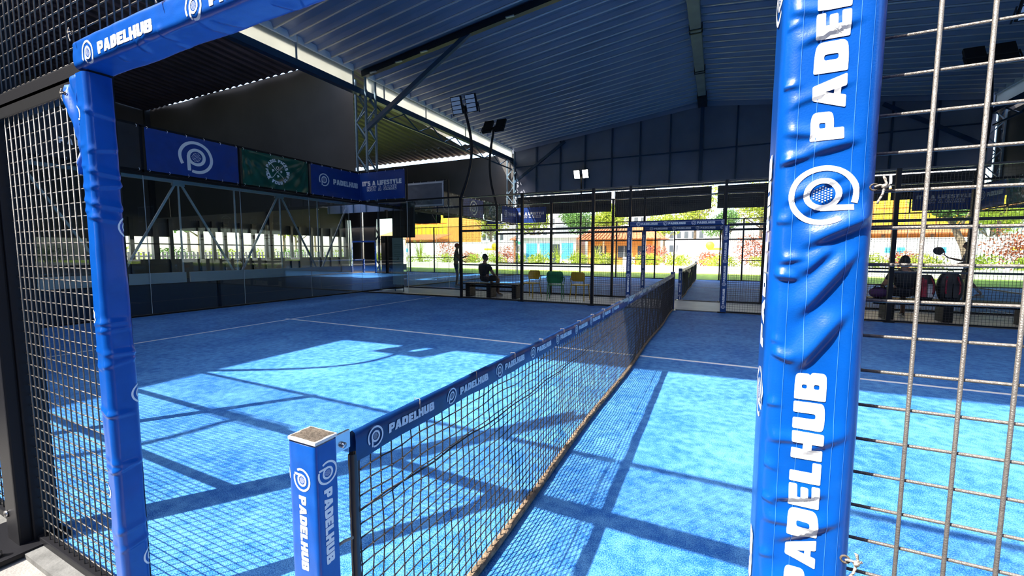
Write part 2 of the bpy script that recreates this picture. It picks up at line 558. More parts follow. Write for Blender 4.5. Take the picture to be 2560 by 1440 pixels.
struct('floor', MB().box((-70, -40, -0.35), (70, 22.75, -0.012)), 'concrete')
CY = (0.0, 12.3)                                            # near edge of each court
for k, y0 in enumerate(CY):
    t = struct('court_turf', MB().box((-10, y0, -0.02), (10, y0+10, 0.0)), 'turf')
    t['label'] = ('blue artificial turf of the near court', 'blue artificial turf of the court behind the far gate')[k]
    for sx in (-1, 1):
        struct('court_line', MB().box((sx*6.95-0.025, y0+0.02, 0.0), (sx*6.95+0.025, y0+9.98, 0.003)), 'line', t)
    struct('court_line', MB().box((-7.08, y0+4.975, 0.0), (7.08, y0+5.025, 0.004)), 'line', t)
    for ys in (y0-0.02, y0+10.02):                          # dark concrete footing under the side fences
        struct('trim_%d' % (k*2 + (ys > y0+5) + 1), MB().box((-10.1, ys-0.06, -0.02), (10.1, ys+0.055, 0.012)), 'kerb')
mat('beige', (0.70, 0.62, 0.52), 0.5, spec=0.5, var=0.12, vscale=2, dirt=(0.48, 0.42, 0.36), dscale=1.5, damt=0.6)
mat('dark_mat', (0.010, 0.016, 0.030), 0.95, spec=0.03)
struct('floor', MB().box((-10.1, 10.075, -0.1), (10.1, 12.22, -0.004)), 'beige')
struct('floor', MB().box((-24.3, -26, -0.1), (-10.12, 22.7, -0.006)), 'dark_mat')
struct('lawn', MB().box((-70, 22.75, -0.3), (70, 29.6, -0.01)), 'grass')
struct('path', MB().box((-70, 29.6, -0.3), (70, 200, -0.015)), 'paving')
struct('lawn_strip', MB().box((-34, -40, -0.3), (-26.0, 22.75, -0.005)), 'grass')

RZ, RS = 8.80, 0.118                                        # ridge height, slope
def zr(x): return RZ - RS*abs(x)
Y0, Y1 = -1.22, 22.6
def roof_side(sx):
    mb = MB(); per = 0.48; prof = [(0.0, 0.0), (0.29, -0.005), (0.34, -0.12), (0.385, -0.125), (0.44, -0.01)]
    ys = []; y = Y0
    while y < Y1:
        for a, d in prof:
            if y + a < Y1: ys.append((y+a, d))
        y += per
    xs = [0.0, 0.5, 1.2, 2.5, 4.5, 7.0, 9.0, 10.35]
    def fn(i, j):
        yy, d = ys[j]; x = sx*xs[i]
        w = 0.012*noise.noise(Vector((x*1.5, yy*2.0, 3.0))) + 0.02*math.exp(-xs[i]*1.2)*noise.noise(Vector((x*6, yy*5, 1.0)))
        return (x, yy, zr(x) + d + w)
    mb.grid(fn, len(xs)-1, len(ys)-1)
    mb.smooth = [False]*len(mb.smooth)
    return mb
for sx in (-1, 1):
    cl = struct('ceiling', roof_side(sx), 'liner')
    d = Vector((sx*10.3, 0, -RS*10.3))
    me = MB().tube([Vector((sx*0.22, 0, -0.22*RS)), Vector((sx*5.2, 0, -5.2*RS-0.012)), Vector((sx*10.3, 0, -RS*10.3))], 0.026, 8).mesh('rib_highlight', ['rib'])
    y = Y0 + 0.362
    while y < Y1 - 0.2:                                     # pale tubes added along the folds, standing in for their lit edges
        piece('rib_highlight', me, cl, (0, y, RZ-0.135)); y += 0.48
# metal sheet above the liner keeps the sun out
for sx in (-1, 1):
    mb = MB()
    mb.add([(0, Y0, RZ+0.22), (sx*10.5, Y0, zr(10.5)+0.16), (sx*10.5, Y1+0.3, zr(10.5)+0.16), (0, Y1+0.3, RZ+0.22),
            (0, Y0, RZ+0.28), (sx*10.5, Y0, zr(10.5)+0.22), (sx*10.5, Y1+0.3, zr(10.5)+0.22), (0, Y1+0.3, RZ+0.28)],
           [(0,1,2,3), (7,6,5,4), (0,4,5,1), (1,5,6,2), (2,6,7,3), (3,7,4,0)])
    struct('roof_sheet', mb, 'grey_steel')

# ridge duct in lengths with dark straps
rd = struct('ridge_beam', MB().box((-0.17, Y0+0.2, RZ-0.30), (0.17, Y1-1.6, RZ-0.10), 0.03), 'ridge')
struct('beam_end', MB().box((-0.20, Y1-1.6, RZ-0.36), (0.20, Y1-0.1, RZ-0.10)), 'dark_steel', rd)
for y in (1.3, 5.0, 8.7, 12.4, 14.6, 14.85, 18.1, 18.3):
    struct('strap_band', MB().box((-0.20, y-0.03, RZ-0.32), (0.20, y+0.03, RZ-0.08)), 'dark_steel', rd)

# rafters
def rafter(y, name):
    mb = MB()
    for sx in (-1, 1):
        mb.bar((0, y, RZ-0.20), (sx*10.25, y, zr(10.25)-0.17), 0.16, 0.20)
    return struct(name, mb, 'dark_steel')
raf = rafter(10.55, 'rafter')
rafter(-0.85, 'rafter'); 
for x in (-9.7, -8.6, -7.6, -4.6, 4.6, 7.6):
    p = MB().box((x-0.13, 10.42, zr(x)-0.30), (x+0.13, 10.48, zr(x)-0.27)).build('batten_light', 'grey_steel', raf)

# columns, gutters, daylight strips, knee braces
def lattice_column(x, y, label, h=7.3, w=0.46):
    t = thing('lattice_column', label, 'column', (x, y, 0))
    for sx in (-1, 1):
        for sy in (-1, 1):
            MB().box((x+sx*w/2-0.03, y+sy*w/2-0.03, 0), (x+sx*w/2+0.03, y+sy*w/2+0.03, h)).build('chord', 'column_steel', t)
    z = 0.35; k = 0
    while z + 0.55 < h:
        for a, b in (((-1,-1),(1,-1)), ((-1,1),(1,1)), ((-1,-1),(-1,1)), ((1,-1),(1,1))):
            if k % 2: a, b = b, a
            MB().bar((x+a[0]*w/2, y+a[1]*w/2, z), (x+b[0]*w/2, y+b[1]*w/2, z+0.55), 0.035).build('lacing_bar', 'column_steel', t)
        z += 0.55; k += 1
    MB().box((x-w/2-0.08, y-w/2-0.08, 0), (x+w/2+0.08, y+w/2+0.08, 0.03)).build('base_plate', 'column_steel', t)
    return t
lattice_column(-10.36, 10.75, 'blue steel lattice column behind the far left glass corner')
lattice_column(-10.36, 22.55, 'blue steel lattice column at the left end of the rear gable')
lattice_column(10.36, 22.55, 'blue steel lattice column at the right end of the rear gable')
lattice_column(10.36, 10.75, 'blue steel lattice column to the right beyond the near court')

def gutter(sx):
    side = 'left' if sx < 0 else 'right'
    g = struct('gutter_beam', MB().box((sx*10.22, -1.4, 6.72), (sx*10.42, 22.5, 6.92)), 'blue_steel')
    g['label'] = 'blue steel gutter beam along the %s eave' % side
    ys = [-1.3, 0.9, 3.3, 5.7, 8.02, 10.15, 10.75, 11.62, 14.1, 17.2, 19.9, 22.4]
    for a, b in zip(ys[:-1], ys[1:]):
        if abs(a - 10.15) < 0.01: continue                  # the column passes here
        z1 = 7.40
        struct('daylight_panel', MB().box((sx*10.31, a+0.02, 6.92), (sx*10.33, b-0.02, z1)), 'skylight', g)
        struct('panel_clip', MB().box((sx*10.295, b-0.03, 6.90), (sx*10.315, b+0.03, z1+0.03)), 'grey_steel', g)
        struct('panel_trim', MB().box((sx*10.24, a+0.02, z1), (sx*10.40, b-0.02, z1+0.19)), 'white_paint', g)
    # light truss hung under the far length
    struct('lower_chord', MB().bar((sx*10.3, 10.9, 6.28), (sx*10.3, 22.4, 6.28), 0.06), 'blue_steel', g)
    y = 10.9; k = 0
    while y < 21.6:
        struct('web_bar', MB().bar((sx*10.3, y, 6.28 if k % 2 else 6.72), (sx*10.3, y+0.9, 6.72 if k % 2 else 6.28), 0.035), 'blue_steel', g)
        y += 0.9; k += 1
    return g
gutter(-1); gutter(1)

for nm, a, b in (('left of the near court', (-10.25, 10.55, 5.55), (-5.9, 10.55, 7.92)), ('at the left end of the rear gable', (-10.2, 22.35, 5.45), (-7.0, 22.35, 7.55)),
                 ('at the right end of the rear gable', (10.2, 22.35, 5.45), (6.9, 22.35, 7.55)), ('right of the near court', (10.25, 10.55, 5.55), (5.9, 10.55, 7.92))):
    o = MB().bar(a, b, 0.11, 0.14).build('knee_brace', 'blue_steel'); o['kind'] = 'structure'
    o['label'] = 'blue diagonal knee brace ' + nm

# rear gable: tent cloth on a grid of tubes
GY = 22.62
mb = MB()
xs = [-10.45 + i*20.9/40 for i in range(41)]
def gfn(i, j):
    x = xs[i]; t = j/8
    return (x, GY + 0.03*noise.noise(Vector((x*0.8, t*4, 5))), 4.72 + (zr(x)+0.15-4.72)*t)
mb.grid(gfn, 40, 8)
wb = struct('wall_back', mb, 'liner_dark')
for k, x in enumerate((-10.2, -8.8, -7.33, -5.88, -4.4, -2.93, -1.45, 1.55, 3.0, 4.45, 5.9, 7.3, 8.75, 10.2)):
    struct('frame_tube', MB().bar((x, GY-0.07, 4.72), (x, GY-0.07, zr(x)-0.08), 0.07), 'blue_steel', wb)
struct('frame_tube', MB().bar((0, GY-0.10, 4.72), (0, GY-0.10, RZ-0.1), 0.16), 'blue_steel', wb)
struct('frame_tube', MB().bar((-10.2, GY-0.07, 6.42), (10.2, GY-0.07, 6.42), 0.05), 'blue_steel', wb)
struct('frame_tube', MB().bar((-10.2, GY-0.07, 4.72), (10.2, GY-0.07, 4.72), 0.07), 'blue_steel', wb)
for sx in (-1, 1):
    mbv = MB()
    def vfn(i, j):
        x = sx*(0.02 + i*10.2/20); t = j/2
        return (x, GY-0.12 + 0.02*noise.noise(Vector((x*3, t, 2))), zr(x)-0.06 - 0.24*t)
    mbv.grid(vfn, 20, 2)
    struct('eave_fold', mbv, 'liner', wb)
# black valances below the gable, with gaps of daylight between the sheets
def valance(x0, x1, zb0, zb1, sag, seed, label):
    mb = MB()
    def fn(i, j):
        t = i/24; x = x0 + (x1-x0)*t; u = j/8
        zb = zb0 + (zb1-zb0)*t - sag*math.sin(math.pi*t)
        return (x, GY+0.16+0.07*noise.noise(Vector((x*0.9, u*5, seed))), 4.66 + (zb-4.66)*u)
    mb.grid(fn, 24, 8)
    o = mb.build('valance', 'black_cloth'); o['kind'] = 'structure'; o['label'] = label
valance(-10.2, -4.42, 3.60, 3.60, 0.0, 1, 'black cloth valance at the left end under the rear gable')
valance(-4.22, 0.55, 3.28, 3.55, 0.10, 2, 'black cloth valance in the middle under the rear gable')
valance(0.82, 7.4, 3.55, 3.60, 0.05, 3, 'black cloth valance right of the middle under the rear gable')
valance(7.5, 10.2, 3.60, 3.62, 0.0, 4, 'black cloth valance at the right end under the rear gable')

# ------------------------------------------------------------------ unseen hall added behind the viewer to hold back sky light
for sx in (-1, 1):
    mb = MB()
    mb.add([(0, -32, RZ+0.1), (sx*10.5, -32, zr(10.5)), (sx*10.5, -6.3, zr(10.5)), (0, -6.3, RZ+0.1),
            (0, -32, RZ+0.2), (sx*10.5, -32, zr(10.5)+0.1), (sx*10.5, -6.3, zr(10.5)+0.1), (0, -6.3, RZ+0.2)],
           [(0,1,2,3), (7,6,5,4), (0,4,5,1), (1,5,6,2), (2,6,7,3), (3,7,4,0)])
    struct('roof_sheet', mb, 'liner')
mb = MB()
mb.grid(lambda i, j: (-10.45+20.9*i/20, -6.35, 4.7 + (zr(-10.45+20.9*i/20)-4.7)*j/2), 20, 2)
wf = struct('added_wall_front', mb, 'liner_dark')
for k in range(15):
    x = -10.2 + k*20.4/14
    struct('frame_tube', MB().bar((x, -6.28, 4.7), (x, -6.28, zr(x)-0.08), 0.07), 'blue_steel', wf)
struct('floor', MB().box((-10, -12.3, -0.1), (10, -2.3, -0.002)), 'turf')
struct('court_turf', MB().box((11.6, -8, -0.1), (31.6, 22.3, -0.004)), 'turf')
struct('roof_sheet', MB().box((11.4, -1.4, 8.0), (32, 22.3, 8.1)), 'liner_dark')  # roofs on the right, added to shade the ground mirrored in the glass
struct('roof_sheet', MB().box((11.4, -32, 8.0), (32, -6.3, 8.1)), 'liner_dark')
mb = MB(); mb.grid(lambda i, j: (10.5 + 21.5*i/24, 22.55 + 0.05*noise.noise(Vector((i, j, 8))), 3.6 + 4.4*j/6), 24, 6)
struct('wall_back', mb, 'black_wall')  # dark right-hand gable added for what the left glass reflects
mb = MB(); mb.grid(lambda i, j: (32.1 + 0.05*noise.noise(Vector((i, j, 4))), -32 + 54.5*i/30, 2.6 + 5.4*j/6), 30, 6)
struct('added_wall_right', mb, 'black_wall')  # outer walls and posts out of view, added as dark backing for reflections
mb = MB(); mb.grid(lambda i, j: (32.12, -32 + 40*i/10, 2.6*j), 10, 1)
struct('added_wall_right', mb, 'black_wall')
mb = MB(); mb.grid(lambda i, j: (-26 + 58*i/20, -32.0 + 0.05*noise.noise(Vector((i, j, 6))), 9.0*j/4), 20, 4)
struct('added_wall_front', mb, 'black_wall')  # unseen rear wall, added to keep bright sky out of the panes
for y in (-1.2, 10.6, 22.2):
    o = MB().box((31.7, y-0.15, 0), (32, y+0.15, 8.0)).build('added_hall_post', 'dark_steel'); o['kind'] = 'structure'
# side cloths above head height on the right, added to darken glass reflections
for a, b in ((-1.2, 10.5), (10.9, 22.5)):
    mb = MB(); mb.grid(lambda i, j: (10.62 + 0.03*noise.noise(Vector((i*0.4, j, a))), a + (b-a)*i/20, 3.6 + 3.1*j/6), 20, 6)
    struct('added_wall_right', mb, 'black_wall')
# ------------------------------------------------------------------ annexe left of the hall: corrugated roofs and black cloth walls
def corrugated(x0, x1, ya, yb, za, zb, per=0.42, amp=0.05):
    mb = MB(); n = int((x1-x0)/per)*4
    def fn(i, j):
        x = x0 + (x1-x0)*i/n; k = i % 4
        d = (0, 0, amp, amp)[k]
        return (x, ya + (yb-ya)*j, za + (zb-za)*j + d)
    mb.grid(fn, n, 1)
    mb.smooth = [False]*len(mb.smooth)
    return mb
struct('ceiling_annexe', corrugated(-24, -11.45, -1.4, 10.45, 8.75, 8.08), 'annex_roof')
za = lambda y: 8.3 - 0.92*(y-11.3)/11.05
for y_a, y_b, xe in ((11.3, 14.6, -11.45), (14.6, 20.6, -12.75), (20.6, 22.35, -11.45)):
    struct('ceiling_annexe', corrugated(-24, xe, y_a, y_b, za(y_a), za(y_b)), 'annex_roof')
struct('roof_sheet', MB().box((-24.2, -2.6, 8.95), (-11.45, 10.0, 9.0)), 'grey_steel')
struct('roof_sheet', MB().box((-24.2, 11.5, 8.6), (-12.75, 22.1, 8.65)), 'grey_steel')
# unseen slab added behind the viewer keeps the sun off the left part of the court
struct('roof_sheet', MB().box((-26, -26, 7.95), (-8.2, -1.2, 8.05)), 'grey_steel')
def cloth_wall(a, b, z0, z1, label, seed, n=30):
    mb = MB()
    a = Vector(a); b = Vector(b); d = (b-a); nn = Vector((-d.y, d.x, 0)).normalized()
    def fn(i, j):
        t = i/n; u = j/10; p = a + d*t
        return tuple(p + nn*0.06*noise.noise(Vector((t*d.length*0.5, u*4, seed))) + Vector((0, 0, z0+(z1-z0)*u)))
    mb.grid(fn, n, 10)
    o = mb.build('wall_annexe', 'black_wall'); o['kind'] = 'structure'; o['label'] = label
cloth_wall((-24, 10.5, 0), (-10.66, 10.5, 0), 3.0, 8.12, 'dark cloth wall hung across the left annexe above the banners', 1)
cloth_wall((-24, 22.5, 0), (-10.2, 22.5, 0), 3.7, 7.22, 'dark cloth wall at the rear of the left annexe', 2)
cloth_wall((-24, 11.2, 0), (-24, 22.5, 0), 2.45, 8.6, 'dark cloth wall along the far outer side of the left annexe', 3)
cloth_wall((-24, -26, 0), (-24, 8.6, 0), 0.0, 8.6, 'dark cloth wall along the near outer side of the left annexe', 4)
cloth_wall((-24, 8.6, 0), (-24, 11.2, 0), 2.1, 8.6, 'dark cloth sheet in the middle of the outer annexe wall', 5)
for y in (9.4, 11.0, 12.4, 13.0, 13.6, 14.5, 15.2, 16.0, 17.7, 18.3, 19.2, 20.0, 20.8, 21.6):
    o = MB().box((-23.9, y-0.08, 0), (-23.75, y+0.08, 3.0)).build('annexe_post', 'dark_steel'); o['kind'] = 'structure'
o = MB().box((-23.93, 8.6, 1.72), (-23.86, 22.4, 1.78)).build('annexe_rail', 'dark_steel'); o['kind'] = 'structure'
o = MB().box((-23.95, 8.6, 0), (-23.85, 22.4, 1.0)).build('annexe_parapet', 'dark_steel'); o['kind'] = 'structure'
for y in (-1.2, 4.6, 10.4, 16.4, 22.3):
    o = MB().box((-24.1, y-0.12, 0), (-23.86, y+0.12, 8.6)).build('annexe_post', 'dark_steel'); o['kind'] = 'structure'

# ------------------------------------------------------------------ padel cages: posts, glass, mesh
CN = ('near court', 'next court')
def post(x, y, h, label, w=0.07, z0=0.0):
    t = thing('steel_post', label, 'post', (x, y, 0))
    MB().box((x-w/2, y-w/2, z0), (x+w/2, y+w/2, h), 0.006).build('upright', 'black', t)
    MB().box((x-w/2-(0.05 if not z0 else 0.01), y-w/2-(0.05 if not z0 else 0.01), z0), (x+w/2+(0.05 if not z0 else 0.01), y+w/2+(0.05 if not z0 else 0.01), z0+0.02)).build('foot_plate', 'black', t)
    return t

def glass(a, b, label, h=3.0):
    """one toughened pane with edge rails and clamps, from a to b on the floor"""
    a = Vector((*a, 0)); b = Vector((*b, 0)); d = (b-a).normalized(); n = Vector((-d.y, d.x, 0))
    t = thing('glass_panel', label, 'glass panel', (a+b)/2)
    MB().bar(a + d*0.004 + Vector((0,0,(h)/2+0.02)), b - d*0.004 + Vector((0,0,h/2+0.02)), 0.012, h-0.06).build('pane', 'glass', t)
    MB().bar(a + Vector((0,0,h)), b + Vector((0,0,h)), 0.04, 0.05).build('top_rail', 'black', t)
    MB().bar(a + Vector((0,0,0.025)), b + Vector((0,0,0.025)), 0.03, 0.03).build('bottom_rail', 'black', t)
    MB().bar(b + Vector((0,0,0.05)), b + Vector((0,0,h-0.03)), 0.016, 0.008, up=tuple(d)).build('edge_seal', 'silicone', t)
    return t

def mesh_wires(x0, x1, z0, z1, y, r=0.002, step=0.05):
    mb = MB()
    x = math.ceil((x0+0.01)/step)*step
    while x < x1-0.005:
        mb.bar((x, y-0.003, z0), (x, y-0.003, z1), r*2); x += step
    z = math.ceil((z0+0.01)/step)*step
    while z < z1-0.005:
        mb.bar((x0, y+0.001, z), (x1, y+0.001, z), r*2); z += step
    return mb

def mesh_panel(x0, x1, y, label, z0=0.0, z1=3.0, rails=(1.0, 2.0), single=False, wires=True):
    t = thing('mesh_panel', label, 'fence panel', ((x0+x1)/2, y, z0))
    for z in sorted(set([z0+0.02, z1-0.02] + [q for q in rails if z0 < q < z1])):
        big = abs(z-2.0) < 0.05
        MB().box((x0, y-0.02, z-(0.03 if big else 0.02)), (x1, y+0.02, z+(0.03 if big else 0.02)), 0.004).build('rail', 'rail' if z > z0+0.1 else 'black', t)
    if not wires: return t
    if single:
        key = (round(z1-z0, 3), round(x1-x0, 3))
        mv = MB().tube([(0, 0, z0), (0, 0, z1)], 0.0026, 8).mesh('wire', ['wire'])
        mh = MB().tube([(x0-(0.06 if 1.0 < x0 < 1.1 else 0), 0, 0), (x1+(0.03 if -1.2 < x1 < -1.0 else 0), 0, 0)], 0.0024, 8).mesh('wire', ['wire'])
        x = XOFF + math.ceil((x0+0.005-XOFF)/0.05)*0.05
        while x < x1-0.004:
            piece('wire', mv, t, (x, y-0.004, 0)); x += 0.05
        z = ZOFF + math.ceil((z0+0.02-ZOFF)/0.05)*0.05
        while z < z1-0.01:
            piece('wire', mh, t, (0, y+0.001, z)); z += 0.05
    else:
        o = mesh_wires(x0, x1, z0, z1, y).build('wire_mesh', 'wire_dark', t)
        o['kind'] = 'stuff'
    return t

XOFF, ZOFF = 1.128, 1.668                                   # phase of the wire grid next to the gate
def side_fence(k, y, where, near=False):
    cn = CN[k]
    xs = [-10, -8, -6, -4, -2, 2, 4, 6, 8, 10]
    for i, x in enumerate(xs):
        if near and x == -2: continue
        if abs(x) >= 8:                                     # frameless glass below, short banner posts above
            q = post(x, y, 4.0, 'short black banner post, %s, %s side, %s from the left corner' % (cn, where, ORD[i]), w=0.05, z0=3.0)
            continue
        h = 3.0
        post(x, y, h, 'black steel post, %s, %s side, %s from the left corner' % (cn, where, ORD[i]))
    for i, (a, b) in enumerate(((-10,-8), (-8,-6), (6,8), (8,10))):
        glass((a+(0.006 if abs(a) > 7 else 0.035), y), (b-(0.006 if abs(b) > 7 else 0.035), y), 'clear glass panel, %s, %s side, %s from the left corner' % (cn, where, ORD[i]))
    bays = [(-6,-4), (-4,-2), (-2,-1.07), (1.05,2), (2,4), (4,6)]
    for i, (a, b) in enumerate(bays):
        sg = near and i in (2, 3)
        mesh_panel(a+0.035, b-(0.13 if near and b == -2 else 0.035), y, 'wire mesh panel, %s, %s side, %s of six from the left' % (cn, where, ORD[i]),
                   rails=(2.0,) if i in (2, 3) else (1.0, 2.0), single=sg, z1=2.0 if sg else 3.0)
    mesh_panel(-1.07, 1.05, y, 'wire mesh panel above the gate, %s, %s side' % (cn, where), z0=2.035 if near else 2.0, z1=3.0, rails=(), single=near)
    for sx, g in ((-1.07, 'left'), (1.03, 'right')):
        if near:
            x0, x1 = (-1.965, -1.105) if sx < 0 else (1.085, 1.965)
            mesh_panel(x0, x1, y, 'upper wire mesh panel left of the near gate' if sx < 0 else 'upper wire mesh panel right of the near gate', z0=2.0, z1=3.0, rails=(), single=True)
        post(sx, y, 3.0 if not near else 2.0, 'slim gate post, %s, %s side, %s of the opening' % (cn, where, g), w=0.06)

side_fence(0, 0.0, 'near', True)
side_fence(0, 10.0, 'far')
side_fence(1, 12.3, 'near')
side_fence(1, 22.3, 'far')

# broad channel post left of the near gate, bolted through
t = thing('channel_post', 'broad black channel post with steel bolts at the left edge', 'post', (-2.03, -0.02, 0))
MB().box((-2.115, -0.075, 0.012), (-1.975, -0.03, 4.0), 0.008).build('web', 'black', t)
MB().box((-2.115, -0.03, 0.012), (-2.075, 0.06, 4.0), 0.006).build('flange', 'black', t)
MB().box((-2.0, -0.03, 0.012), (-1.965, 0.06, 4.0), 0.006).build('flange', 'black', t)
MB().box((-2.30, -0.22, 0.0), (-1.90, 0.08, 0.022), 0.004).build('base_plate', 'black', t)
for z in (0.15, 0.76, 1.17, 1.62, 2.2, 2.7):
    b = MB().tube([(-2.085, -0.075, z), (-2.085, -0.083, z)], 0.017, 16).build('bolt', 'steel', t)
    MB().tube([(-2.085, -0.083, z), (-2.085, -0.0845, z)], 0.007, 6).build('bolt_socket', 'black', b)
for x, y in ((-2.22, -0.13), (-2.13, -0.15), (-1.96, -0.15)):
    b = MB().tube([(x, y, 0.022), (x, y, 0.075)], 0.011, 10).build('anchor_bolt', 'steel', t)
    MB().tube([(x, y, 0.022), (x, y, 0.045)], 0.02, 6).build('nut', 'steel', b)

# end walls, glass to 3 m and banner frames above
def end_wall(k, x, where):
    cn = CN[k]; y0 = CY[k]
    for i in range(1, 5):
        post(x, y0+2*i, 4.0, 'short black banner post, %s, %s end wall, %s from the viewer' % (cn, where, ORD[i-1]), w=0.05, z0=3.0)
    for i in range(5):
        glass((x, y0+2*i+0.006), (x, y0+2*i+1.994), 'clear glass panel, %s, %s end wall, %s from the viewer' % (cn, where, ORD[i]))
    t = thing('banner_rail', 'black top rail over the banners, %s, %s end wall' % (cn, where), 'rail', (x, y0+5, 4))
    MB().box((x-0.025, y0, 3.96), (x+0.025, y0+10, 4.02)).build('rail', 'black', t)
    MB().box((x-0.025, y0, 3.04), (x+0.025, y0+10, 3.09)).build('rail', 'black', t)
for k in (0, 1):
    end_wall(k, -10.0, 'left'); end_wall(k, 10.0, 'right')

# pale steel truss standing behind the left glass wall of each court
def truss(x, y0, n, label):
    t = thing('steel_truss', label, 'truss', (x, y0, 0))
    top, bot = 2.95, 0.90
    L = 1.26
    yb = [y0 + 2*L*i for i in range(n+1)]
    for i in range(n):
        m = (yb[i]+yb[i+1])/2
        MB().bar((x, yb[i]+0.12, bot), (x, m-0.05, top), 0.04).build('strut', 'truss_paint', t)
        MB().bar((x, m+0.05, top), (x, yb[i+1]-0.12, bot), 0.04).build('strut', 'truss_paint', t)
        MB().bar((x, m, bot), (x, m, top), 0.03).build('hanger', 'truss_paint', t)
        MB().bar((x, yb[i], bot), (x, yb[i], top), 0.03).build('hanger', 'truss_paint', t)
        MB().box((x-0.04, m-0.12, top-0.06), (x+0.04, m+0.12, top+0.06)).build('gusset', 'truss_paint', t)
    MB().box((x-0.035, y0-1.1, top), (x+0.035, yb[-1], top+0.07)).build('top_chord', 'truss_paint', t)
    for a, b in ((y0-1.1, y0+3.83), (y0+3.91, y0+8.9)):
        MB().box((x-0.02, a, 0.66), (x+0.02, b, 0.90), 0.006).build('beam', 'white_paint', t)
    for y in (yb[0]-0.5, yb[n//2]-0.5, yb[-1]-0.6):
        MB().box((x-0.03, y-0.03, 0), (x+0.03, y+0.03, 0.66)).build('leg', 'black', t)
truss(-10.4, 1.05, 4, 'pale steel truss behind the left glass wall of the near court')
truss(-10.4, 13.35, 4, 'pale steel truss behind the left glass wall of the next court')

# ------------------------------------------------------------------ vinyl sleeves of the gates
class Sleeve:
    """closed rounded-rectangle tube; (p, t) = metres around and along, starting at the front left corner"""
    def __init__(s, o, U, V, T, W, D, r, L, disp):
        s.o = Vector(o); s.U = Vector(U); s.V = Vector(V); s.T = Vector(T)
        s.W, s.D, s.r, s.L, s.disp = W, D, r, L, disp
        s.per = 2*(W+D)
    def flat(s, p):
        """point and outward normal in the U, V plane"""
        W, D, r = s.W, s.D, s.r
        p %= s.per
        seg = [(W, (0,0), (1,0), (0,-1)), (D, (W,0), (0,1), (1,0)), (W, (W,D), (-1,0), (0,1)), (D, (0,D), (0,-1), (-1,0))]
        for k, (ln, c0, d, n) in enumerate(seg):
            if p <= ln or k == 3: break
            p -= ln
        q = (c0[0]+d[0]*p, c0[1]+d[1]*p); nn = n
        if p < r:                                           # start corner, shared with the previous side
            pn = seg[k-1][3]; a = 0.5 + 0.5*p/r
        elif p > ln-r:
            pn = n; nn = seg[(k+1) % 4][3]; a = 0.5*(1-(ln-p)/r)
        else:
            return q, nn
        if p < r: n0, n1 = pn, n
        else: n0, n1 = n, nn
        th = a*math.pi/2
        nx = n0[0]*math.cos(th)+n1[0]*math.sin(th); ny = n0[1]*math.cos(th)+n1[1]*math.sin(th)
        cx = W-r if (n0[0]+n1[0]) > 0 else r; cy = D-r if (n0[1]+n1[1]) > 0 else r
        return (cx+nx*r, cy+ny*r), (nx, ny)
    def at(s, p, t, off=0.0):
        (a, b), (nx, ny) = s.flat(p)
        d = s.disp(p, t) + off
        return tuple(s.o + s.U*(a+nx*d) + s.V*(b+ny*d) + s.T*t)
    def mesh(s, nu, nt):
        mb = MB()
        mb.grid(lambda i, j: s.at(s.per*i/nu, s.L*j/nt), nu, nt, closed=True)
        return mb

def crease(p, t, q):
    """S-shaped fold along a segment: swells on one side, sinks on the other"""
    p0, t0, p1, t1, amp, w = q
    dx, dy = p1-p0, t1-t0; L = math.hypot(dx, dy); dx /= L; dy /= L
    a = ((p-p0)*dx + (t-t0)*dy)/L
    if a < -0.3 or a > 1.3: return 0.0
    h = (-(p-p0)*dy + (t-t0)*dx)/w
    if dx < 0: h = -h
    if h < -0.9 or h > 4.0: return 0.0
    tap = math.exp(-((a-0.5)/0.45)**4)
    if h >= 0: v = math.exp(-(h/1.25)**2)                    # cloth swells above the fold and breaks off sharply below it
    else:
        u = 1 + h/0.9; v = u*u*(3-2*u)*1.25 - 0.25 if False else u*u*(3-2*u)
    return amp*v*tap

def folds(creases, seed, namp=0.0018, fine=0.0006):
    def d(p, t):
        v = namp*noise.noise(Vector((p*9, t*4.5, seed))) + fine*noise.noise(Vector((p*45, t*16, seed+3)))
        for q in creases: v += crease(p, t, q)
        return v
    return d

def band_print(sl, items, off, step, flip=False, p_mid=0.05):
    """print along a sleeve: items = list of (tris) laid with x along t; flip reads downwards"""
    mb = MB()
    for tris in items:
        if flip: fn = lambda x, y: sl.at(p_mid + y, sl.L - x, off)
        else: fn = lambda x, y: sl.at(p_mid - y, x, off)
        print_mesh(mb, tri_split(tris, step) if step else tris, fn)
    return mb

def strip_items(L, th, lr, period, start, tw=None, gap=0.0, dots=True):
    """repeat: logo, then the word, along the length"""
    out = []; x = start
    wl = text_width('PADELHUB', th)
    wide = (tw/wl) if tw else 1.0
    while x < L + 0.1:
        out.append((logo_tris(x, 0, lr, dots), text_tris('PADELHUB', th, x+gap, -th/2, wide=wide)))
        x += period
    res = []
    for a, b in out:
        for tr in (a, b):
            tr = [q for q in tr if all(0.006 < v[0] < L-0.006 for v in q)]
            if tr: res.append(tr)
    return res

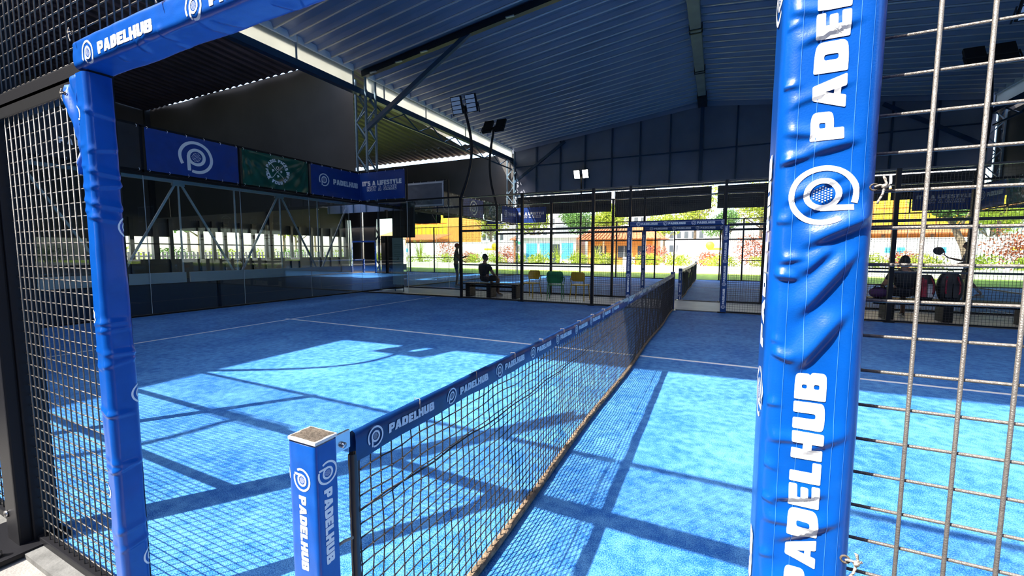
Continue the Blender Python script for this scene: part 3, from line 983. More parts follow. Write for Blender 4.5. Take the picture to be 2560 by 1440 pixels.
def tie(name, p, side, parent, k=0.45):
    """rusty grommet and a knotted cord"""
    x, y, z = p
    P = lambda a, b, c_: (x+side*a*k, y+b*k, z+c_*k)
    g = MB()
    g.tube([P(0.012*math.cos(2*math.pi*i/14), 0, 0.012*math.sin(2*math.pi*i/14)) for i in range(15)], 0.0036*k, 6, False)
    g.build('grommet', 'rust', parent)
    q = MB()
    q.tube([P(0, -0.004, 0), P(0.014, -0.010, 0.006), P(0.03, -0.008, 0.001), P(0.045, 0, 0.004)], 0.0042*k, 7)
    q.tube([P(0.026, -0.012, -0.010), P(0.034, -0.015, 0.006), P(0.028, -0.012, 0.022), P(0.024, -0.010, 0.036), P(0.030, -0.006, 0.030), P(0.032, -0.006, 0.010)], 0.0036*k, 7)
    q.ball(P(0.028, -0.010, 0), 0.010*k, 0.009*k, 0.010*k, 8, 6)
    q.tube([P(0.028, -0.010, -0.004), P(0.022, -0.014, -0.03), P(0.012, -0.010, -0.055), P(0.010, -0.014, -0.062)], 0.004*k, 7)
    q.build('cord_tie', 'rope', parent)

# --- right sleeve of the near gate: creases read off the photograph, x from its left edge, height
XL = 0.952
def cz(x0, z0, x1, z1, amp, w): return (x0-XL, z0, x1-XL, z1, amp*1.15, w)
CR = [cz(0.968, 1.655, 1.035, 1.675, 0.0035, 0.010), cz(0.955, 1.575, 1.03, 1.60, 0.0022, 0.008), cz(0.955, 1.545, 1.01, 1.535, 0.0035, 0.009),
      cz(0.985, 1.515, 1.040, 1.528, 0.0050, 0.011), cz(0.955, 1.505, 0.99, 1.512, 0.0035, 0.007), cz(0.96, 1.452, 1.03, 1.485, 0.0042, 0.010),
      cz(0.97, 1.43, 1.05, 1.475, 0.0035, 0.012), cz(0.985, 1.395, 1.06, 1.432, 0.0090, 0.014), cz(0.958, 1.372, 0.99, 1.378, 0.0040, 0.008),
      cz(0.985, 1.355, 1.018, 1.392, 0.0065, 0.012), cz(0.985, 1.30, 1.043, 1.385, 0.0085, 0.013), cz(0.955, 1.352, 0.985, 1.350, 0.0048, 0.007),
      cz(0.985, 1.225, 1.035, 1.305, 0.0095, 0.014), cz(0.955, 1.245, 0.985, 1.236, 0.0046, 0.008), cz(0.99, 1.105, 1.05, 1.145, 0.0040, 0.014),
      cz(0.955, 1.12, 1.01, 1.128, 0.0028, 0.009), cz(0.965, 1.035, 1.03, 1.055, 0.0046, 0.010), cz(0.955, 1.00, 1.03, 1.01, 0.0036, 0.009),
      cz(0.975, 0.975, 1.045, 1.02, 0.0050, 0.012), cz(0.955, 0.90, 1.03, 0.93, 0.004, 0.012), cz(0.955, 1.70, 1.0, 1.69, 0.003, 0.009),
      cz(0.96, 0.75, 1.05, 0.80, 0.006, 0.014), cz(0.96, 0.55, 1.05, 0.52, 0.006, 0.014), cz(0.96, 0.32, 1.05, 0.35, 0.006, 0.014), cz(0.96, 1.85, 1.05, 1.82, 0.006, 0.014)]
for i in range(16):                                         # short tucks along the left edge
    z = 0.6 + i*0.083 + rnd.uniform(-0.02, 0.02)
    CR.append((-0.02, z, 0.022, z + rnd.uniform(-0.008, 0.012), rnd.uniform(0.0015, 0.0035), rnd.uniform(0.005, 0.008)))
t = thing('gate_pad', 'bright blue wrinkled vinyl sleeve with white lettering right of the near gate', 'gate pad', (1.01, 0.0, 0.0))
slR = Sleeve((XL, -0.062, 0.0), (1,0,0), (0,1,0), (0,0,1), 0.112, 0.11, 0.022, 2.03, folds(CR, 11, 0.0014, 0.0004))
slR.mesh(170, 980).build('sleeve', 'vinyl', t)
its = []
for zc in (0.209, 0.834, 1.459, 2.084):                     # logo centre, then the word upwards
    its.append(logo_tris(zc, 0, 0.0385)); its.append(text_tris('PADELHUB', 0.036, zc+0.070, -0.018, sp=0.09, wide=1.27))
its = [[q for q in tr if all(0.01 < v[0] < 2.02 for v in q)] for tr in its]
band_print(slR, [q for q in its if q], 0.0009, 0.006, p_mid=0.054).build('lettering', 'print', t)
its = []
for zc in (0.03, 0.602, 1.174, 1.746):                      # the next repeat of the print shows round the left edge
    its.append(logo_tris(zc, 0, 0.0385)); its.append(text_tris('PADELHUB', 0.036, zc+0.070, -0.018, wide=1.13))
its = [[q for q in tr if all(0.01 < v[0] < 2.02 for v in q)] for tr in its]
band_print(slR, [q for q in its if q], 0.0009, 0.006, p_mid=-0.05).build('lettering', 'print', t)
mbs = MB()
for p in (0.022, 0.042, 0.082, 0.097):                      # woven seams
    mbs.grid(lambda i, j: slR.at(p + (i-0.5)*0.0007, 2.02*j/400 + 0.004, 0.0006), 1, 400)
mat('seam', (0.03, 0.16, 0.62), 0.5)
mbs.build('seam', 'seam', t)
tie('tie', (1.058, -0.066, 1.466), 1, t, 0.33)
tie('tie', (1.056, -0.066, 0.972), 1, t, 0.40)

# --- left sleeve
CL = []
for z, a in ((1.72, .004), (1.66, .005), (1.60, .006), (1.55, .006), (1.505, .006), (1.13, .005), (1.10, .004), (1.02, .006), (0.97, .004), (0.80, .006), (0.62, .004), (0.58, .006), (0.35, .004), (0.28, .005), (1.86, .004)):
    CL.append((rnd.uniform(0.02, 0.07), z, rnd.uniform(0.13, 0.2), z + rnd.uniform(-0.02, 0.03), a, 0.012))
    CL.append((-0.03, z+0.02, 0.05, z+rnd.uniform(-0.02, 0.03), a*0.5, 0.010))
def leftd(p, t, f=folds(CL, 23, 0.002, 0.0005)):
    return f(p, t) + 0.003*max(0.0, math.sin((t-0.2)*2.4))
t = thing('gate_pad', 'blue wrinkled vinyl sleeve on the left post of the near gate', 'gate pad', (-1.07, -0.02, 0.0))
slL = Sleeve((-1.112, -0.052, 0.0), (1,0,0), (0,1,0), (0,0,1), 0.078, 0.082, 0.02, 1.985, leftd)
slL.mesh(90, 420).build('sleeve', 'vinyl', t)
for pm, zs in ((-0.006, (0.50, 1.15, 1.85)), (0.172, (0.22, 0.86, 1.47))):
    band_print(slL, [logo_tris(z, 0, 0.036) for z in zs], 0.0009, 0.006, p_mid=pm).build('lettering', 'print', t)
# loose flap at the top, pulled towards the mesh
mb = MB()
def flap(i, j):
    u = i/10; v = j/24; z = 1.99 - v*0.34
    wdt = 0.10*(1-v)**1.2
    return (-1.112 - wdt*u, -0.045 - 0.012*math.sin(u*6+v*9)*u - 0.006*noise.noise(Vector((u*3, v*6, 2))), z - 0.02*u*(1-v))
mb.grid(flap, 10, 24)
fo = mb.build('flap', 'vinyl', t)
sm = fo.modifiers.new('thickness', 'SOLIDIFY'); sm.thickness = 0.0015
tie('tie', (-1.19, -0.05, 1.935), -1, t)

# --- top sleeve over the opening
CT = []
for i in range(34):
    x = rnd.uniform(0.0, 2.1); p = rnd.uniform(0.0, 0.25)
    CT.append((p, x, p + rnd.uniform(0.03, 0.08), x + rnd.uniform(-0.05, 0.05), rnd.uniform(0.0015, 0.004), rnd.uniform(0.008, 0.014)))
t = thing('gate_pad', 'blue vinyl sleeve along the top bar of the near gate', 'gate pad', (0.0, 0.0, 2.0))
# p runs down the front face, then along the underside
slT = Sleeve((-1.075, -0.060, 2.085), (0,0,-1), (0,1,0), (1,0,0), 0.092, 0.10, 0.018, 2.05, folds(CT, 31, 0.004, 0.0008))
slT.mesh(90, 460).build('sleeve', 'vinyl', t)
its = strip_items(2.05, 0.036, 0.0385, 0.60, 0.10, tw=0.33, gap=0.070)
mb = MB()
for tr in its: print_mesh(mb, tri_split(tr, 0.008), lambda x, y: slT.at(0.060 - y, x, 0.0009))
mb.build('lettering', 'print', t)
tie('tie', (-1.05, -0.066, 2.10), -1, t)
tie('tie', (-0.52, -0.066, 2.09), -1, t)

# ------------------------------------------------------------------ sleeves of the other gates (far side of this court, near side of the next)
def far_gate(y, who, dark):
    m = 'vinyl_shaded'
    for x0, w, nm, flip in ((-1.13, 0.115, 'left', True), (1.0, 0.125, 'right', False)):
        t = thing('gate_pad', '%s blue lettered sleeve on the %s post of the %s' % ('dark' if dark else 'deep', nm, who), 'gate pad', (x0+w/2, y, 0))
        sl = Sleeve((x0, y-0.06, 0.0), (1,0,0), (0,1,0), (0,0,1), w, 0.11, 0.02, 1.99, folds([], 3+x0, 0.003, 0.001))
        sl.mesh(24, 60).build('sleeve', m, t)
        its = strip_items(1.99, 0.046, 0.042, 0.52, 0.14, tw=0.36, gap=0.06, dots=False)
        band_print(sl, its, 0.003, None, flip=flip, p_mid=w/2).build('lettering', 'print', t)
    t = thing('gate_pad', '%s blue lettered sleeve on the top bar of the %s' % ('dark' if dark else 'deep', who), 'gate pad', (0, y, 2.0))
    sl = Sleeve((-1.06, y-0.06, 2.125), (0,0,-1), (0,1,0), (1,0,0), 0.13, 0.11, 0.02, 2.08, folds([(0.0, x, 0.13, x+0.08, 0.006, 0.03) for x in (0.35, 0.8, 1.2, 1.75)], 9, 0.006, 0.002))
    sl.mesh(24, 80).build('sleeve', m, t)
    mb = MB()
    for tr in strip_items(2.08, 0.052, 0.05, 0.62, 0.2, tw=0.38, gap=0.07, dots=False): print_mesh(mb, tri_split(tr, 0.03), lambda x, y_: sl.at(0.065 - y_, x, 0.004))
    mb.build('lettering', 'print', t)
far_gate(10.0, 'far gate', False)
far_gate(12.3, 'gate of the next court', True)

# ------------------------------------------------------------------ nets
def net(y0, who, detail):
    n0, n1 = y0 + 0.075, y0 + 9.83
    t = thing('padel_net', '%s' % who, 'net', (0, y0+5, 0))
    zt = lambda y: 0.895 - 0.018*math.sin(math.pi*(y-y0)/10)
    # strap
    per = 0.39
    def sx(y, z): return 0.004*noise.noise(Vector((y*3.0, z*12, 4))) + 0.003*noise.noise(Vector((y*14, z*20, 9)))
    n = 500 if detail else 80
    mb = MB()
    def strap(i, j):
        y = n0 + (n1-n0)*j/n
        prof = [(0.011, -0.085), (0.013, -0.06), (0.013, -0.03), (0.010, -0.006), (0.0, 0.0), (-0.010, -0.006), (-0.013, -0.03), (-0.013, -0.06), (-0.011, -0.085)]
        a, b = prof[i]
        lo = 0.010*noise.noise(Vector((y*4, 0, 7))) if b < -0.08 else 0
        return (a + (sx(y, b)), y, zt(y) + b + lo)
    mb.grid(strap, 8, n)
    st = mb.build('strap', 'strap', t)
    mbp = MB(); y = y0 + 0.148; k = 0
    while y < n1 - 0.45:
        tr = logo_tris(0, 0, 0.031, dots=detail) + text_tris('PADELHUB', 0.029, 0.055, -0.013, wide=1.12)
        yy = y
        print_mesh(mbp, tri_split(tr, 0.02), lambda a, b: (0.0155 + sx(yy+a, -0.045+b), yy + a, zt(yy+a) - 0.043 + b)) if (detail and k < 9) or k % 2 == 0 else None
        y += per; k += 1
    # the visible print is on the +x side: letters read along +y
    mbp.build('lettering', 'print_net', st)
    if detail:
        # faded, frayed binding along the top edge of the far half, lacing cord loops along the strap
        mbf = MB()
        for k in range(26):
            y = y0 + 0.35 + k*0.37
            mbf.tube([(0.016, y, zt(y)-0.03), (0.012, y+0.005, zt(y)+0.003), (-0.012, y+0.008, zt(y)+0.002), (-0.016, y+0.01, zt(y)-0.03)], 0.0011, 5)
        mbf.build('lacing', 'rope', t)
        mbf = MB()
        for k in range(60):
            y = y0 + 3.6 + k*0.105 + rnd.uniform(-0.03, 0.03)
            w = rnd.uniform(0.05, 0.13); h = rnd.uniform(0.012, 0.04) + 0.02*(k/60)
            mbf.add([(0.0165, y, zt(y)-h), (0.0165, y+w*0.6, zt(y)-h*rnd.uniform(0.6, 1.6)), (0.0165, y+w, zt(y)-h*0.8), (0.011, y+w, zt(y)+0.002), (0.011, y, zt(y)+0.002)], [(0,1,2,3,4)])
        fr = mbf.build('frayed_binding', 'faded', t); fr['kind'] = 'stuff'
    # cords
    cs = 0.0445
    rows = 19; cols = int((n1-n0)/cs)
    zb = 0.035
    pos = {}
    for j in range(cols+1):
        y = n0 + 0.02 + (n1-n0-0.04)*j/cols
        for i in range(rows+1):
            u = i/rows
            z = zb + (zt(y)-0.08-zb)*u
            a = 0.009 if detail else 0.004
            pos[i, j] = Vector((0.006*noise.noise(Vector((y*6, z*6, 1))) + 0.012*(1-u)*math.sin(y*1.9), y + a*noise.noise(Vector((y*7, z*9, 2))), z + a*noise.noise(Vector((y*7, z*9, 5)))))
    mb = MB(); r = 0.0027 if detail else 0.002
    def seg(p, q):
        d = (q-p); x = Vector((1, 0, 0)); s = d.cross(x).normalized()*r; x = x*r
        mb.add([p+s, p+x, p-s, p-x, q+s, q+x, q-s, q-x], [(0,1,5,4), (1,2,6,5), (2,3,7,6), (3,0,4,7)])
    for j in range(cols+1):
        for i in range(rows+1):
            if i < rows: seg(pos[i, j], pos[i+1, j])
            if j < cols and i < rows: seg(pos[i, j], pos[i, j+1])
    c1 = mb.build('net_cords', 'cord', t); c1['kind'] = 'stuff'
    if detail:
        kb = MB()
        for j in range(cols+1):
            for i in range(1, rows):
                p = pos[i, j]; e = 0.0052
                kb.add([p+Vector((e,0,0)), p+Vector((0,e,0)), p+Vector((0,0,e)), p-Vector((e,0,0)), p-Vector((0,e,0)), p-Vector((0,0,e))],
                       [(0,1,2),(1,3,2),(3,4,2),(4,0,2),(1,0,5),(3,1,5),(4,3,5),(0,4,5)])
        k1 = kb.build('knots', 'cord', t); k1['kind'] = 'stuff'
        MB().tube([(0.004, n0 + (n1-n0)*k/80, 0.655 - 0.03*min(1, k/8) + 0.006*math.sin(k*1.7)) for k in range(81)], 0.0032, 6).build('seam_cord', 'cord', t)
    mb = MB()
    mb.grid(lambda i, j: (0.022*math.cos(i*math.pi/3) + 0.012*math.sin((n0+(n1-n0)*j/160)*1.9), n0 + (n1-n0)*j/160, 0.028 + 0.022*math.sin(i*math.pi/3) + 0.004*noise.noise(Vector((j*0.5, i, 1)))), 6, 160, closed=True)
    mb.build('bottom_hem', 'hem', t)
    mb = MB()
    for y in (n0, n1):
        mb = MB(); mb.grid(lambda i, j: (0.012*math.cos(i*math.pi/3), y + 0.014*math.sin(i*math.pi/3) + 0.004*noise.noise(Vector((i, j*0.6, 2))), 0.03 + 0.8*j/30), 6, 30, closed=True)
        mb.build('side_hem', 'black_cloth', t)
    return t
net(0.0, 'black cord padel net with blue lettered strap across the near court', True)
net(12.3, 'black cord net standing on the court behind the far gate', False)

def net_post(y, d, label, detail):
    t = thing('net_post', label, 'net post', (-0.025, y, 0))
    yb = y
    sl = Sleeve((-0.078, yb-0.062, 0.02), (1,0,0), (0,1,0), (0,0,1), 0.10, 0.068, 0.008, 0.888, folds([], 5, 0.0025 if detail else 0.002, 0.0006))
    MB().box((-0.072, yb-0.056, 0.0), (0.016, yb, 0.918), 0.004).build('tube', 'chipped', t)
    sl.mesh(60 if detail else 24, 120 if detail else 30).build('sleeve', 'vinyl' if detail else 'vinyl_shaded', t)
    mb = MB()
    for pm, s0 in ((0.05, 0.092), (0.134, 0.078), (-0.022, 0.085)):
        for tr in strip_items(0.888, 0.026, 0.030, 0.34, s0, tw=0.20, gap=0.042, dots=detail):
            print_mesh(mb, tri_split(tr, 0.012), lambda x, yy: sl.at(pm + yy, sl.L - x, 0.0008))
    mb.build('lettering', 'print', t)
    cap = MB().box((-0.078, yb-0.062, 0.911), (0.022, yb+0.006, 0.920), 0.003).build('cap', 'chipped', t)
    mb = MB(); q = []
    for i in range(40):
        a = 2*math.pi*i/40; s = 1.0/max(abs(math.cos(a)), abs(math.sin(a)))
        rr_ = 0.90 + 0.10*noise.noise(Vector((math.cos(a)*2.5, math.sin(a)*2.5, 1)))
        q.append((-0.028 + 0.049*s*math.cos(a)*rr_, yb-0.028 + 0.033*s*math.sin(a)*rr_, 0.9206))
    mb.add(q, [tuple(range(40))]); mb.build('worn_patch', 'rust', cap)
    if detail:
        b = MB().box((-0.002, yb+0.008, 0.855), (0.006, yb+0.062, 0.905), 0.003).build('bracket', 'steel', t)
        MB().tube([(0.006, yb+0.035, 0.872), (0.014, yb+0.035, 0.872)], 0.008, 10).build('bolt', 'steel', b)
        for z in (0.60, 0.40, 0.22):
            MB().tube([(0.0, yb+0.006, z), (0.006, yb+0.03, z+0.004), (0.012, yb+0.055, z)], 0.004, 7).build('cord_loop', 'rope', t)
    MB().box((-0.11, yb-0.09, 0), (0.055, yb+0.03, 0.014)).build('base_plate', 'steel', t)
net_post(0.0, 1, 'blue lettered net post with worn brown top in the foreground', True)
net_post(9.93, -1, 'dark net post at the far end of the near net', False)
net_post(12.3, 1, 'blue wrapped net post just beyond the far gate', False)
net_post(22.2, -1, 'dark net post at the far end of the rear net', False)

# ------------------------------------------------------------------ banners
def banner(o, U, Wd, H, m, kind, label, folds_amp=0.012, back=False, seed=0, nrm=None, edge=None):
    """cloth sheet: o lower-left corner seen from its front, U along, print on the front"""
    o = Vector(o); U = Vector(U); n = Vector(nrm)
    t = thing('banner', label, 'banner', o + U*Wd/2)
    def rel(a, b):
        u = a/Wd; v = b/H
        w = folds_amp*(noise.noise(Vector((u*3+seed, v*3, seed))) + 0.5*noise.noise(Vector((u*9+seed, v*5, seed))))
        # tension creases out of the top corners
        for cx in (0, 1):
            d = math.hypot((u-cx)*Wd, (1-v)*H)
            ang = math.atan2((1-v)*H, abs(u-cx)*Wd + 1e-6)
            w += folds_amp*0.55*math.sin(ang*18 + seed)*math.exp(-d*1.1)*min(1, d*4)
        return w
    def P(a, b, off=0.0): return tuple(o + U*a + Vector((0,0,b)) + n*(rel(a, b) + off))
    nu = 60 if folds_amp > 0.02 else 36
    mb = MB(); mb.grid(lambda i, j: P(Wd*i/nu, H*j/18), nu, 18)
    mb.grid(lambda i, j: P(Wd*i/nu, H*j/18, -0.003), nu, 18)
    mb.build('sheet', m, t)
    mbp = MB()
    def lay(tr, step=0.06): print_mesh(mbp, tri_split(tr, step), lambda x, y: P(x, y, 0.004))
    if kind == 'logo': lay(logo_tris(Wd*0.5, H*0.5, 0.36))
    elif kind == 'word':
        lay(logo_tris(0.46, H*0.54, 0.19)); lay(text_tris('PADELHUB', 0.165, 0.80, H*0.44, wide=0.86))
    elif kind == 'slogan':
        s = Wd/1.9
        w1 = text_width("IT'S A LIFESTYLE", 0.15*s)
        lay(text_tris("IT'S A LIFESTYLE", 0.15*s, (Wd-w1)/2, H*0.52))
        w2 = text_width('NOT A GAME', 0.14*s, 0.12)
        lay(stroke_tris('NOT A GAME', 0.14*s, (Wd-w2)/2, H*0.33, 0.014))
    elif kind == 'round':
        cx, cy, r = Wd*0.5, H*0.52, 0.30
        for word, a0, up in (('PADEL PICKS', 90, True), ('PICK YOUR SLAM', 270, False)):
            h = 0.085; tw = text_width(word, h, 0.12); x = -tw/2
            for ch in word:
                if ch == ' ': x += 0.5*h; continue
                wch = GL[ch][0]*h
                th = R(a0) - (x+wch/2)/r*(1 if up else -1)
                for tr in glyph(ch):
                    q = []
                    for p in tr:
                        gx = p[0]*h - wch/2; gy = (p[1]-0.5)*h*(1 if up else -1)
                        gx = gx if up else gx
                        rad = r + gy
                        tt = -gx if up else gx
                        q.append((cx + rad*math.cos(th) - tt*math.sin(th), cy + rad*math.sin(th) + tt*math.cos(th)))
                    lay([tuple(q)])
                x += wch + 0.12*h
        for a in (R(45), R(135)):
            d = Vector((math.cos(a), math.sin(a)))*0.25; nn = Vector((-d.y, d.x)).normalized()*0.006
            c0 = Vector((cx, cy)); q = [tuple(c0-d-nn), tuple(c0+d-nn), tuple(c0+d+nn), tuple(c0-d+nn)]
            lay([(q[0],q[1],q[2]), (q[0],q[2],q[3])])
        lay(ring_tris(cx, cy+0.10, 0.030, 0.042, 0, 2*math.pi, 18))
        for dx, dy in ((-0.14, -0.02), (0.09, -0.02), (-0.03, -0.16)): lay(text_tris('P', 0.07, cx+dx, cy+dy))
    elif kind == 'small':
        lay(text_tris('PADEL', 0.11, Wd*0.36, H*0.30, sp=0.45, wide=0.8))
    if mbp.v: mbp.build('lettering', 'print', t)
    if edge:
        mbe = MB(); e = 0.06
        for a0, b0, a1, b1 in ((0.02,0.02,Wd-0.02,0.02+e), (0.02,H-0.02-e,Wd-0.02,H-0.02), (0.02,0.02+e,0.02+e,H-0.02-e), (Wd-0.02-e,0.02+e,Wd-0.02,H-0.02-e)):
            mbe.grid(lambda i, j: P(a0+(a1-a0)*i/12, b0+(b1-b0)*j/12, 0.004 if True else 0), 12, 12)
        mbe.build('border', edge, t)
    ml = MB()
    k = int(Wd/0.33)
    for i in range(k+1):
        a = 0.04 + (Wd-0.08)*i/k
        for b, s in ((H-0.03, 1), (0.03, -1)):
            p = Vector(P(a, b, 0.006))
            ml.tube([p, p + Vector((0,0,0.04*s)) + n*0.004 + U*0.012, p + Vector((0,0,0.055*s)) - n*0.02], 0.004, 5)
    ml.build('lacing', 'white_paint', t)
    return t

mat('back_grey', (0.10, 0.115, 0.15), 0.5, var=0.12, vscale=3)
mat('border_white', (0.55, 0.58, 0.62), 0.6)
for k, y0 in enumerate(CY):
    cn = CN[k]
    L = lambda s: '%s, left wall, %s' % (s, cn)
    Rr = lambda s: '%s, right wall, %s' % (s, cn)
    # from the viewer to the rear: black, black with word, blue logo, green, blue word
    rows = [('black_cloth', '', 'plain black banner'), ('black_cloth', 'small', 'black banner with small white lettering'), ('navy', 'logo', 'blue banner with a large white ring logo'),
            ('green_cloth', 'round', 'creased dark green banner with a round white emblem'), ('navy', 'word', 'blue banner with small logo and white name')]
    for i, (m, kd, s) in enumerate(rows):
        banner((-9.93, y0+2*i+0.05, 3.08), (0,1,0), 1.90, 0.88, m, kd, L(s), 0.05 if m == 'green_cloth' else 0.012, seed=i+k*7, nrm=(1,0,0))
    for i, (m, kd, s) in enumerate(rows):
        banner((9.93, y0+2*i+1.95, 3.08), (0,-1,0), 1.90, 0.88, m, kd, Rr(s), 0.03 if m == 'green_cloth' else 0.012, seed=i+k*7+3, nrm=(-1,0,0))
    for x0, nm in ((-9.95, 'left'), (8.05, 'right')):
        banner((x0, y0+9.96, 3.08), (1,0,0), 1.90, 0.90, 'navy', 'slogan', 'blue slogan banner over the far %s glass corner of the %s' % (nm, cn), 0.006, seed=k+2, nrm=(0,-1,0))
        o = MB().box((x0-0.02, y0+9.985, 3.97), (x0+1.93, y0+10.02, 4.02)).build('banner_rail', 'black')
        tag(o, 'black rail above the far %s slogan banner of the %s' % (nm, cn), 'rail')
        if k == 1:
            t = banner((x0, y0-0.03, 3.06), (1,0,0), 1.78, 0.92, 'back_grey', '', 'grey back of a framed banner, near %s corner, %s' % (nm, cn), 0.01, seed=5, nrm=(0,-1,0), edge='border_white')
            MB().box((x0-0.02, y0-0.02, 3.97), (x0+1.86, y0+0.01, 4.02)).build('rail', 'black', t)

# ------------------------------------------------------------------ floodlights on bowed poles
def floodlight(x, y, base, bow, face, label, lit=False, z1=5.55, tilt=0.5, dxh=0.0):
    t = thing('floodlight', label, 'floodlight', (x, y, base))
    pts = [(x, y, base), (x, y, base+0.05)]
    n = 14
    for i in range(1, n+1):
        u = i/n
        pts.append((x + bow*math.sin(math.pi*min(1, u*1.05))**1.0*0.9 + bow*0.55*u, y, base+0.05+(z1-base-0.05)*u))
    MB().tube(pts, [0.045]*4 + [0.04]*(len(pts)-4), 10).build('pole', 'black', t)
    tx = pts[-1][0]
    MB().bar((tx-0.42, y, z1), (tx+0.42, y, z1), 0.05).build('cross_arm', 'black', t)
    f = Vector((0, face, 0))
    for sx in (-0.24, 0.24):
        c0 = Vector((tx+sx, y + face*0.06, z1+0.06))
        up = Vector((0, face*math.sin(tilt)*-1, math.cos(tilt))); nn = Vector((0, face*math.cos(tilt), -math.sin(tilt)))
        up = Vector((0, face*math.sin(tilt), math.cos(tilt)))
        h = MB()
        def P(a, b, d): return c0 + Vector((a,0,0)) + up*b + nn*d
        hw, hh = 0.17, 0.24
        vs = [P(a, b, d) for d in (-0.05, 0.03) for a, b in ((-hw,-hh),(hw,-hh),(hw,hh),(-hw,hh))]
        h.add(vs, [(0,1,2,3),(4,5,6,7),(0,1,5,4),(1,2,6,5),(2,3,7,6),(3,0,4,7)])
        hd = h.build('lamp_head', 'black', t)
        for i in range(4):
            b0 = -hh + 0.02 + i*0.115
            q = MB(); q.add([P(-hw+0.02, b0, 0.033), P(hw-0.02, b0, 0.033), P(hw-0.02, b0+0.095, 0.033), P(-hw+0.02, b0+0.095, 0.033)], [(0,1,2,3)])
            q.build('led_panel', 'lamp_lit' if lit else 'lamp_face', hd)
        MB().bar(P(-hw-0.03, 0, -0.03), P(-hw-0.03, -hh-0.03, -0.05), 0.02).build('bracket', 'black', t)
        MB().bar(P(hw+0.03, 0, -0.03), P(hw+0.03, -hh-0.03, -0.05), 0.02).build('bracket', 'black', t)
    return t
floodlight(-6, 10.0, 2.9, 0.33, -1, 'twin floodlight facing the viewer on a bowed pole, far left of the near court', tilt=0.35)
floodlight(-6, 12.3, 2.9, -0.24, 1, 'twin floodlight seen from behind on a bowed pole, left', z1=5.6)
floodlight(-6, 22.3, 2.9, 0.0, -1, 'lit twin floodlight glowing before the rear gable', lit=True, z1=5.6, tilt=0.45)
floodlight(6, 12.3, 2.9, 0.1, 1, 'twin floodlight seen from behind, upper right beyond the gate sleeve', z1=5.6)
floodlight(6, 10.0, 2.9, -0.3, -1, 'twin floodlight on the far side of the near court, right')
floodlight(-6, 0.0, 2.9, 0.62, 1, 'twin floodlight on the near side of the near court, left', z1=5.72)
floodlight(6, 0.0, 2.9, -0.4, 1, 'twin floodlight on the near side of the near court, right', z1=5.5)
post(-5.5, -2.3, 3.0, 'black steel post behind the viewer carrying a floodlight', w=0.08)
floodlight(-5.5, -2.3, 2.9, 0.45, -1, 'twin floodlight behind the viewer, left', z1=5.5)

# ------------------------------------------------------------------ furniture between the courts
mat('green_plastic', (0.02, 0.24, 0.07), 0.45)
mat('yellow_plastic', (0.62, 0.36, 0.01), 0.45)
mat('red_plastic', (0.45, 0.035, 0.02), 0.45)
mat('bag_black', (0.012, 0.012, 0.014), 0.55, var=0.3, vscale=8)
mat('bag_red', (0.35, 0.02, 0.04), 0.5, var=0.3, vscale=18)
mat('bag_white', (0.55, 0.52, 0.50), 0.5, var=0.2, vscale=20)
mat('bag_purple', (0.07, 0.02, 0.10), 0.6)

def shell(fn, nu, nv, th=0.012):
    mb = MB(); mb.grid(lambda i, j: fn(i/nu, j/nv), nu, nv)
    mb.grid(lambda i, j: tuple(Vector(fn(i/nu, j/nv)) + Vector((0, -th, -th*0.5))), nu, nv)
    return mb

def chair(x, y, rz, m, arms, label, group):
    """moulded cafe chair; its front faces local +y"""
    t = thing('cafe_chair', label, 'chair', (x, y, 0), group)
    t.rotation_euler = (0, 0, rz)
    w = 0.44
    seat = MB(); seat.box((-w/2, -0.20, 0.425), (w/2, 0.23, 0.455), 0.012)
    local(seat, 'seat', m, t)
    def back(u, v):
        z = 0.56 + 0.26*v if not arms else 0.50 + 0.34*v
        ww = (0.21 if not arms else 0.24)*(1 - 0.25*(abs(2*v-1))**4)
        a = (2*u-1)
        return (a*ww, -0.20 - 0.06*v + 0.06*a*a, z)
    local(shell(back, 12, 8), 'backrest', m, t)
    for sx in (-1, 1):
        local(MB().tube([(sx*0.19, -0.19, 0.43), (sx*0.20, -0.235, 0.66)], 0.012, 8), 'back_stay', m, t)
        local(MB().tube([(sx*0.19, 0.20, 0.44), (sx*0.215, 0.235, 0.0)], [0.015, 0.011], 8), 'leg', m, t)
        local(MB().tube([(sx*0.19, -0.19, 0.44), (sx*0.215, -0.25, 0.0)], [0.015, 0.011], 8), 'leg', m, t)
        if arms:
            local(MB().tube([(sx*0.23, -0.22, 0.66), (sx*0.255, -0.05, 0.66), (sx*0.255, 0.15, 0.64), (sx*0.23, 0.19, 0.60), (sx*0.21, 0.20, 0.44)], 0.015, 8), 'armrest', m, t)
    return t
chair(-3.28, 10.78, R(12), 'green_plastic', True, 'green plastic armchair behind the far mesh fence', 'cafe chairs between the courts')
chair(-2.62, 11.0, R(-4), 'yellow_plastic', False, 'yellow plastic chair standing right of the green armchair', 'cafe chairs between the courts')
chair(-4.15, 11.0, R(170), 'yellow_plastic', False, 'yellow plastic chair standing left of the green armchair', 'cafe chairs between the courts')
chair(3.62, 11.35, R(-90), 'red_plastic', False, 'red plastic chair behind the right gate sleeve', 'cafe chairs between the courts')

